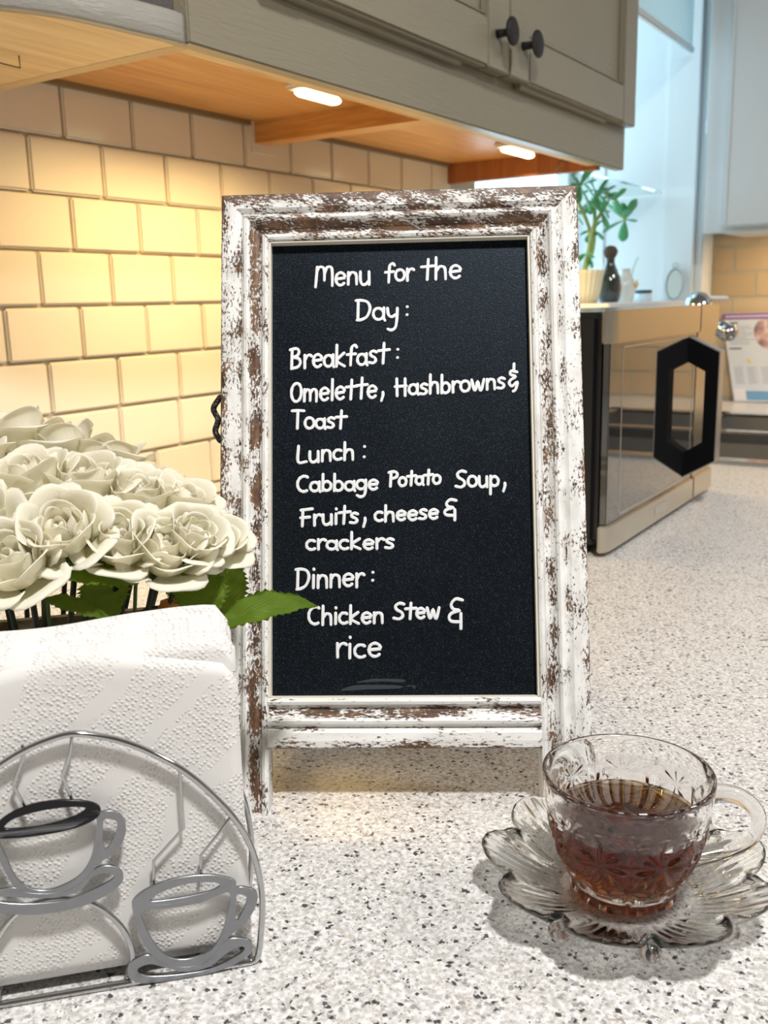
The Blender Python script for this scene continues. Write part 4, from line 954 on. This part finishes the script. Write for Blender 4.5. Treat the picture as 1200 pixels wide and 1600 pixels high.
serr_leaf('rose_leaf', (.6163, .2988, .1143), (.6436, .3354, .1174), (.2, -.55, .8), .019, .13, 'long curved green leaf reaching in front of the chalkboard writing')
serr_leaf('rose_leaf', (.5518, .2904, .1288), (.5811, .2702, .1187), UPV, .026, .05, 'dark green leaf bent down behind the napkin edge')
serr_leaf('rose_leaf', (.5547, .2558, .1295), (.5906, .2628, .1225), UPV, .009, .05, 'narrow olive leaf low among the stems')
serr_leaf('rose_leaf', (.5966, .3209, .1099), (.5894, .3388, .1355), (.6, -.8, .1), .024, .02, 'olive leaf behind the upright leaf next to the frame')
serr_leaf('rose_leaf', (.5737, .3259, .1162), (.5569, .3223, .1213), (.6, -.8, .3), .016, .02, 'small serrated leaf between stems and upright leaf')
t = thing('rosebud', 'small orange brown bud on a dark stem between the leaves', 'bud', (.5786, .3047, .1164), )
bm = bmesh.new(); d_ = V((.012, .012, .003)); tube(bm, smooth_pts([V((.5745, .3005, .1150)), V((.577, .303, .1158)), V((.5815, .3080, .1178)), V((.5850, .3115, .1190))], 4), [.0012]*4+[.0030]*5+[.0030]*3+[.0006], 10, roundcap=False); ob('bud', bm, m_orangebud, t, True)
bm = bmesh.new(); tube(bm, smooth_pts([V((.577, .303, .1158)), V((.569, .295, .111)), V((.545, .297, .06)), V((.535, .299, .035))], 5), .0009, 6); ob('stem', bm, m_stem, t, True)
# planter box holding the stems, mostly hidden by the napkins
pl = thing('planter_box', 'weathered grey wooden box behind the napkins holding the rose stems', 'planter', PLN)
pr_ = Matrix.Translation(PLN) @ Matrix.Rotation(math.radians(46), 4, 'Z')
for nm, a, b in (('box_base', (-.056, -.020, .0), (.056, .020, .006)), ('box_side', (-.060, -.026, 0), (.060, -.020, .098)), ('box_side', (-.060, .020, 0), (.060, .026, .098)), ('box_end', (-.060, -.020, 0), (-.054, .020, .098)), ('box_end', (.054, -.020, 0), (.060, .020, .098)), ('foam_block', (-.053, -.019, .006), (.053, .019, .085))):
    bm = bmesh.new(); box(bm, a, b, .0008); bmesh.ops.transform(bm, verts=bm.verts, matrix=pr_); ob(nm, bm, m_planter if nm != 'foam_block' else m_stem, pl)

# ------------------------------------------------------------------ cut glass cup and saucer with tea
CC = V((.782, .3615, 0)); SZ0 = .0
def ripple(th, z):
    """star shaped cuts: returns cut depth in metres"""
    best = 0.0
    def star(th0, z0, rad, k, amp, cell):
        nonlocal best
        d = (th-th0+PI) % (2*PI)-PI; dx = d*.030; dz = z-z0; rho = math.hypot(dx, dz)
        if rho > rad: return
        ph = math.atan2(dz, dx)*k/(2*PI); w_ = abs(ph-round(ph))*2
        e = (1-rho/rad)**.35 if rho > 0 else 1
        g = max(0.0, 1-w_*1.2)*e*min(1, rho/.0015+.3)
        best = max(best, amp*g)
    n7 = 8
    i = round((th/(2*PI))*n7); 
    for q in (i-1, i, i+1): star(q*2*PI/n7, .033, .0145, 8, .0025, 0); 
    j = math.floor((th/(2*PI))*n7)
    for q in (j-1, j, j+1): star((q+.5)*2*PI/n7, .021, .0095, 8, .0017, 0)
    for q in (j-1, j, j+1):
        star((q+.5)*2*PI/n7, .0430, .0085, 8, .0017, 0)
    return best
RP = [(.0065, .0222), (.0085, .0228), (.0100, .0215), (.0120, .0225), (.015, .0250), (.020, .0278), (.028, .0308), (.036, .0327), (.044, .0338), (.0485, .0341), (.050, .0345), (.056, .0350), (.0592, .0353)]
def Rout(z):
    for (z0, r0), (z1, r1) in zip(RP, RP[1:]):
        if z <= z1: f = (z-z0)/(z1-z0); return r0+(r1-r0)*f
    return RP[-1][1]
cup = thing('glass_cup', 'cut glass teacup with star pattern standing on the glass saucer', 'cup', CC+V((0, 0, .0065)))
bm = bmesh.new(); SEG = 288; rings = []
zs = [.0065, .0075, .0085, .0095, .0105] + [.0115+k*.00075 for k in range(50)] + [.0495, .051, .054, .057, .0585, .0592]
for z in zs:
    r0 = Rout(z); row = []
    for k in range(SEG):
        th = 2*PI*k/SEG; row.append(bm.verts.new(CC+V(((r0-(ripple(th, z) if .011 < z < .0492 else 0))*math.cos(th), (r0-(ripple(th, z) if .011 < z < .0492 else 0))*math.sin(th), z))))
    rings.append(row)
def wall_in(z): return Rout(z)-.0028
inz = [.0600]
for r0, z in [(.0350, .0598), (.0344, .0600), (.0338, .0598), (.0333, .0590)]: rings.append([bm.verts.new(CC+V((r0*math.cos(2*PI*k/SEG), r0*math.sin(2*PI*k/SEG), z))) for k in range(SEG)])
for z in [.056, .052, .048, .044, .040, .036, .032, .028, .024, .020, .017]:
    r0 = wall_in(z)-.0003; rings.append([bm.verts.new(CC+V((r0*math.cos(2*PI*k/SEG), r0*math.sin(2*PI*k/SEG), z))) for k in range(SEG)])
for r0, z in [(.020, .0145), (.012, .0135), (.001, .0132)]: rings.append([bm.verts.new(CC+V((r0*math.cos(2*PI*k/SEG), r0*math.sin(2*PI*k/SEG), z))) for k in range(SEG)])
for A_, B_ in zip(rings, rings[1:]):
    for k in range(SEG): bm.faces.new((A_[k], A_[(k+1) % SEG], B_[(k+1) % SEG], B_[k]))
bm.faces.new(rings[-1])
# star cut under the base
low = rings[0]; mid_ = [bm.verts.new(CC+V(((.018+(.001 if k % 18 < 9 else 0))*math.cos(2*PI*k/SEG), (.018+(.001 if k % 18 < 9 else 0))*math.sin(2*PI*k/SEG), .0085))) for k in range(SEG)]
for k in range(SEG): bm.faces.new((low[(k+1) % SEG], low[k], mid_[k], mid_[(k+1) % SEG]))
bm.faces.new(mid_[::-1])
for f in bm.faces:
    cc = f.calc_center_median()-CC
    if .0128 < cc.z < .0400 and math.hypot(cc.x, cc.y) < wall_in(max(.0115, cc.z))+.0002 and cc.z > .0130: f.material_index = 1
ob('cup_bowl', bm, [m_glass, m_glasswet], cup, True)
hd_ = V((.80, .58, 0)).normalized()
bm = bmesh.new()
hpth = [CC+hd_*.0325+V((0, 0, .046)), CC+hd_*.039+V((0, 0, .0475)), CC+hd_*.048+V((0, 0, .0455)), CC+hd_*.0555+V((0, 0, .039)), CC+hd_*.0570+V((0, 0, .031)), CC+hd_*.0525+V((0, 0, .0245)), CC+hd_*.043+V((0, 0, .0205)), CC+hd_*.034+V((0, 0, .0185)), CC+hd_*.0270+V((0, 0, .0170))]
sp_ = smooth_pts(hpth, 5)
tube(bm, sp_, [.0030+.0010*abs(math.cos(PI*i/len(sp_))) for i in range(len(sp_))], 14, normal=hd_.cross(V((0, 0, 1))), flat=1.15); ob('handle', bm, m_glass, cup, True)
# tea
tea = D.objects.new('x', None); D.objects.remove(tea)
bm = bmesh.new(); TL = .0400
prof_t = [(.001, .0134), (.012, .0137), (.0196, .0148)] + [(wall_in(z)-.00032, z) for z in (.017, .020, .024, .028, .032, .036, TL)] + [(.001, TL)]
lathe(bm, prof_t, CC, 288); o = ob('tea', bm, m_tea, None, True, label='dark amber tea filling the lower half of the cut glass cup', cat='drink')

sc_ = thing('glass_saucer', 'clear scalloped glass saucer with leaf shaped lobes under the teacup', 'saucer', CC)
NL = 9; bm = bmesh.new(); SEG = 320; NR = 34
def edge(th): c_ = abs(math.cos(NL*th/2)); return .0480+.0130*c_**.6
def zt(rho, th):
    f = max(0, (rho-.026)/.035); c_ = abs(math.cos(NL*th/2))
    return .0055 + .0175*min(1.3, f)**1.3 + min(1, f*1.6)*(.0036*math.exp(-(c_/.30)**2) - .0012*c_*c_) + .00035*math.cos(NL*7*th)*min(1, f*2)
def zb_(rho, th):
    f = max(0, (rho-.026)/.035)
    return .0022 if rho < .022 else max(0.0, .0055+.0175*min(1.3, f)**1.3-.0030)
NR = 36
FS = [.9*(j+1)/26 for j in range(26)] + [.9+.1*math.sin(PI/2*(k+1)/10) for k in range(10)]
top_, bot_ = [], []
for j in range(1, NR+1):
    f = FS[j-1]; rt_, rb_ = [], []
    for k in range(SEG):
        th = 2*PI*k/SEG+.12; E_ = edge(th); rho = E_*f
        rnd = (1-max(0, (f-.95)/.05)**2)
        zt1 = zt(rho, th); zb1 = zb_(rho, th); m_ = (zt1+zb1)/2; hh = (zt1-zb1)/2*math.sqrt(max(.0004, rnd))
        rt_.append(bm.verts.new(CC+V((rho*math.cos(th), rho*math.sin(th), m_+hh)))); rb_.append(bm.verts.new(CC+V((rho*math.cos(th), rho*math.sin(th), max(.0003, m_-hh)))))
    top_.append(rt_); bot_.append(rb_)
for S_ in (top_, bot_):
    for A_, B_ in zip(S_, S_[1:]):
        for k in range(SEG): bm.faces.new((A_[k], A_[(k+1) % SEG], B_[(k+1) % SEG], B_[k]))
    bm.faces.new(S_[0])
for k in range(SEG): bm.faces.new((top_[-1][k], top_[-1][(k+1) % SEG], bot_[-1][(k+1) % SEG], bot_[-1][k]))
ob('saucer_plate', bm, m_glass2, sc_, True)
for k in range(NL):
    th = 2*PI*(k+.5)/NL; d_ = V((math.cos(th), math.sin(th), 0)); bm = bmesh.new()
    pp = smooth_pts([CC+d_*.034+V((0, 0, .0052)), CC+d_*.040+V((0, 0, .0070)), CC+d_*.046+V((0, 0, .0098)), CC+d_*.0505+V((0, 0, .0122))], 5)
    tube(bm, pp, [.0018+.0030*(i/len(pp))**1.3 for i in range(len(pp))], 14); ob('lobe_tip', bm, m_glass2, sc_, True)
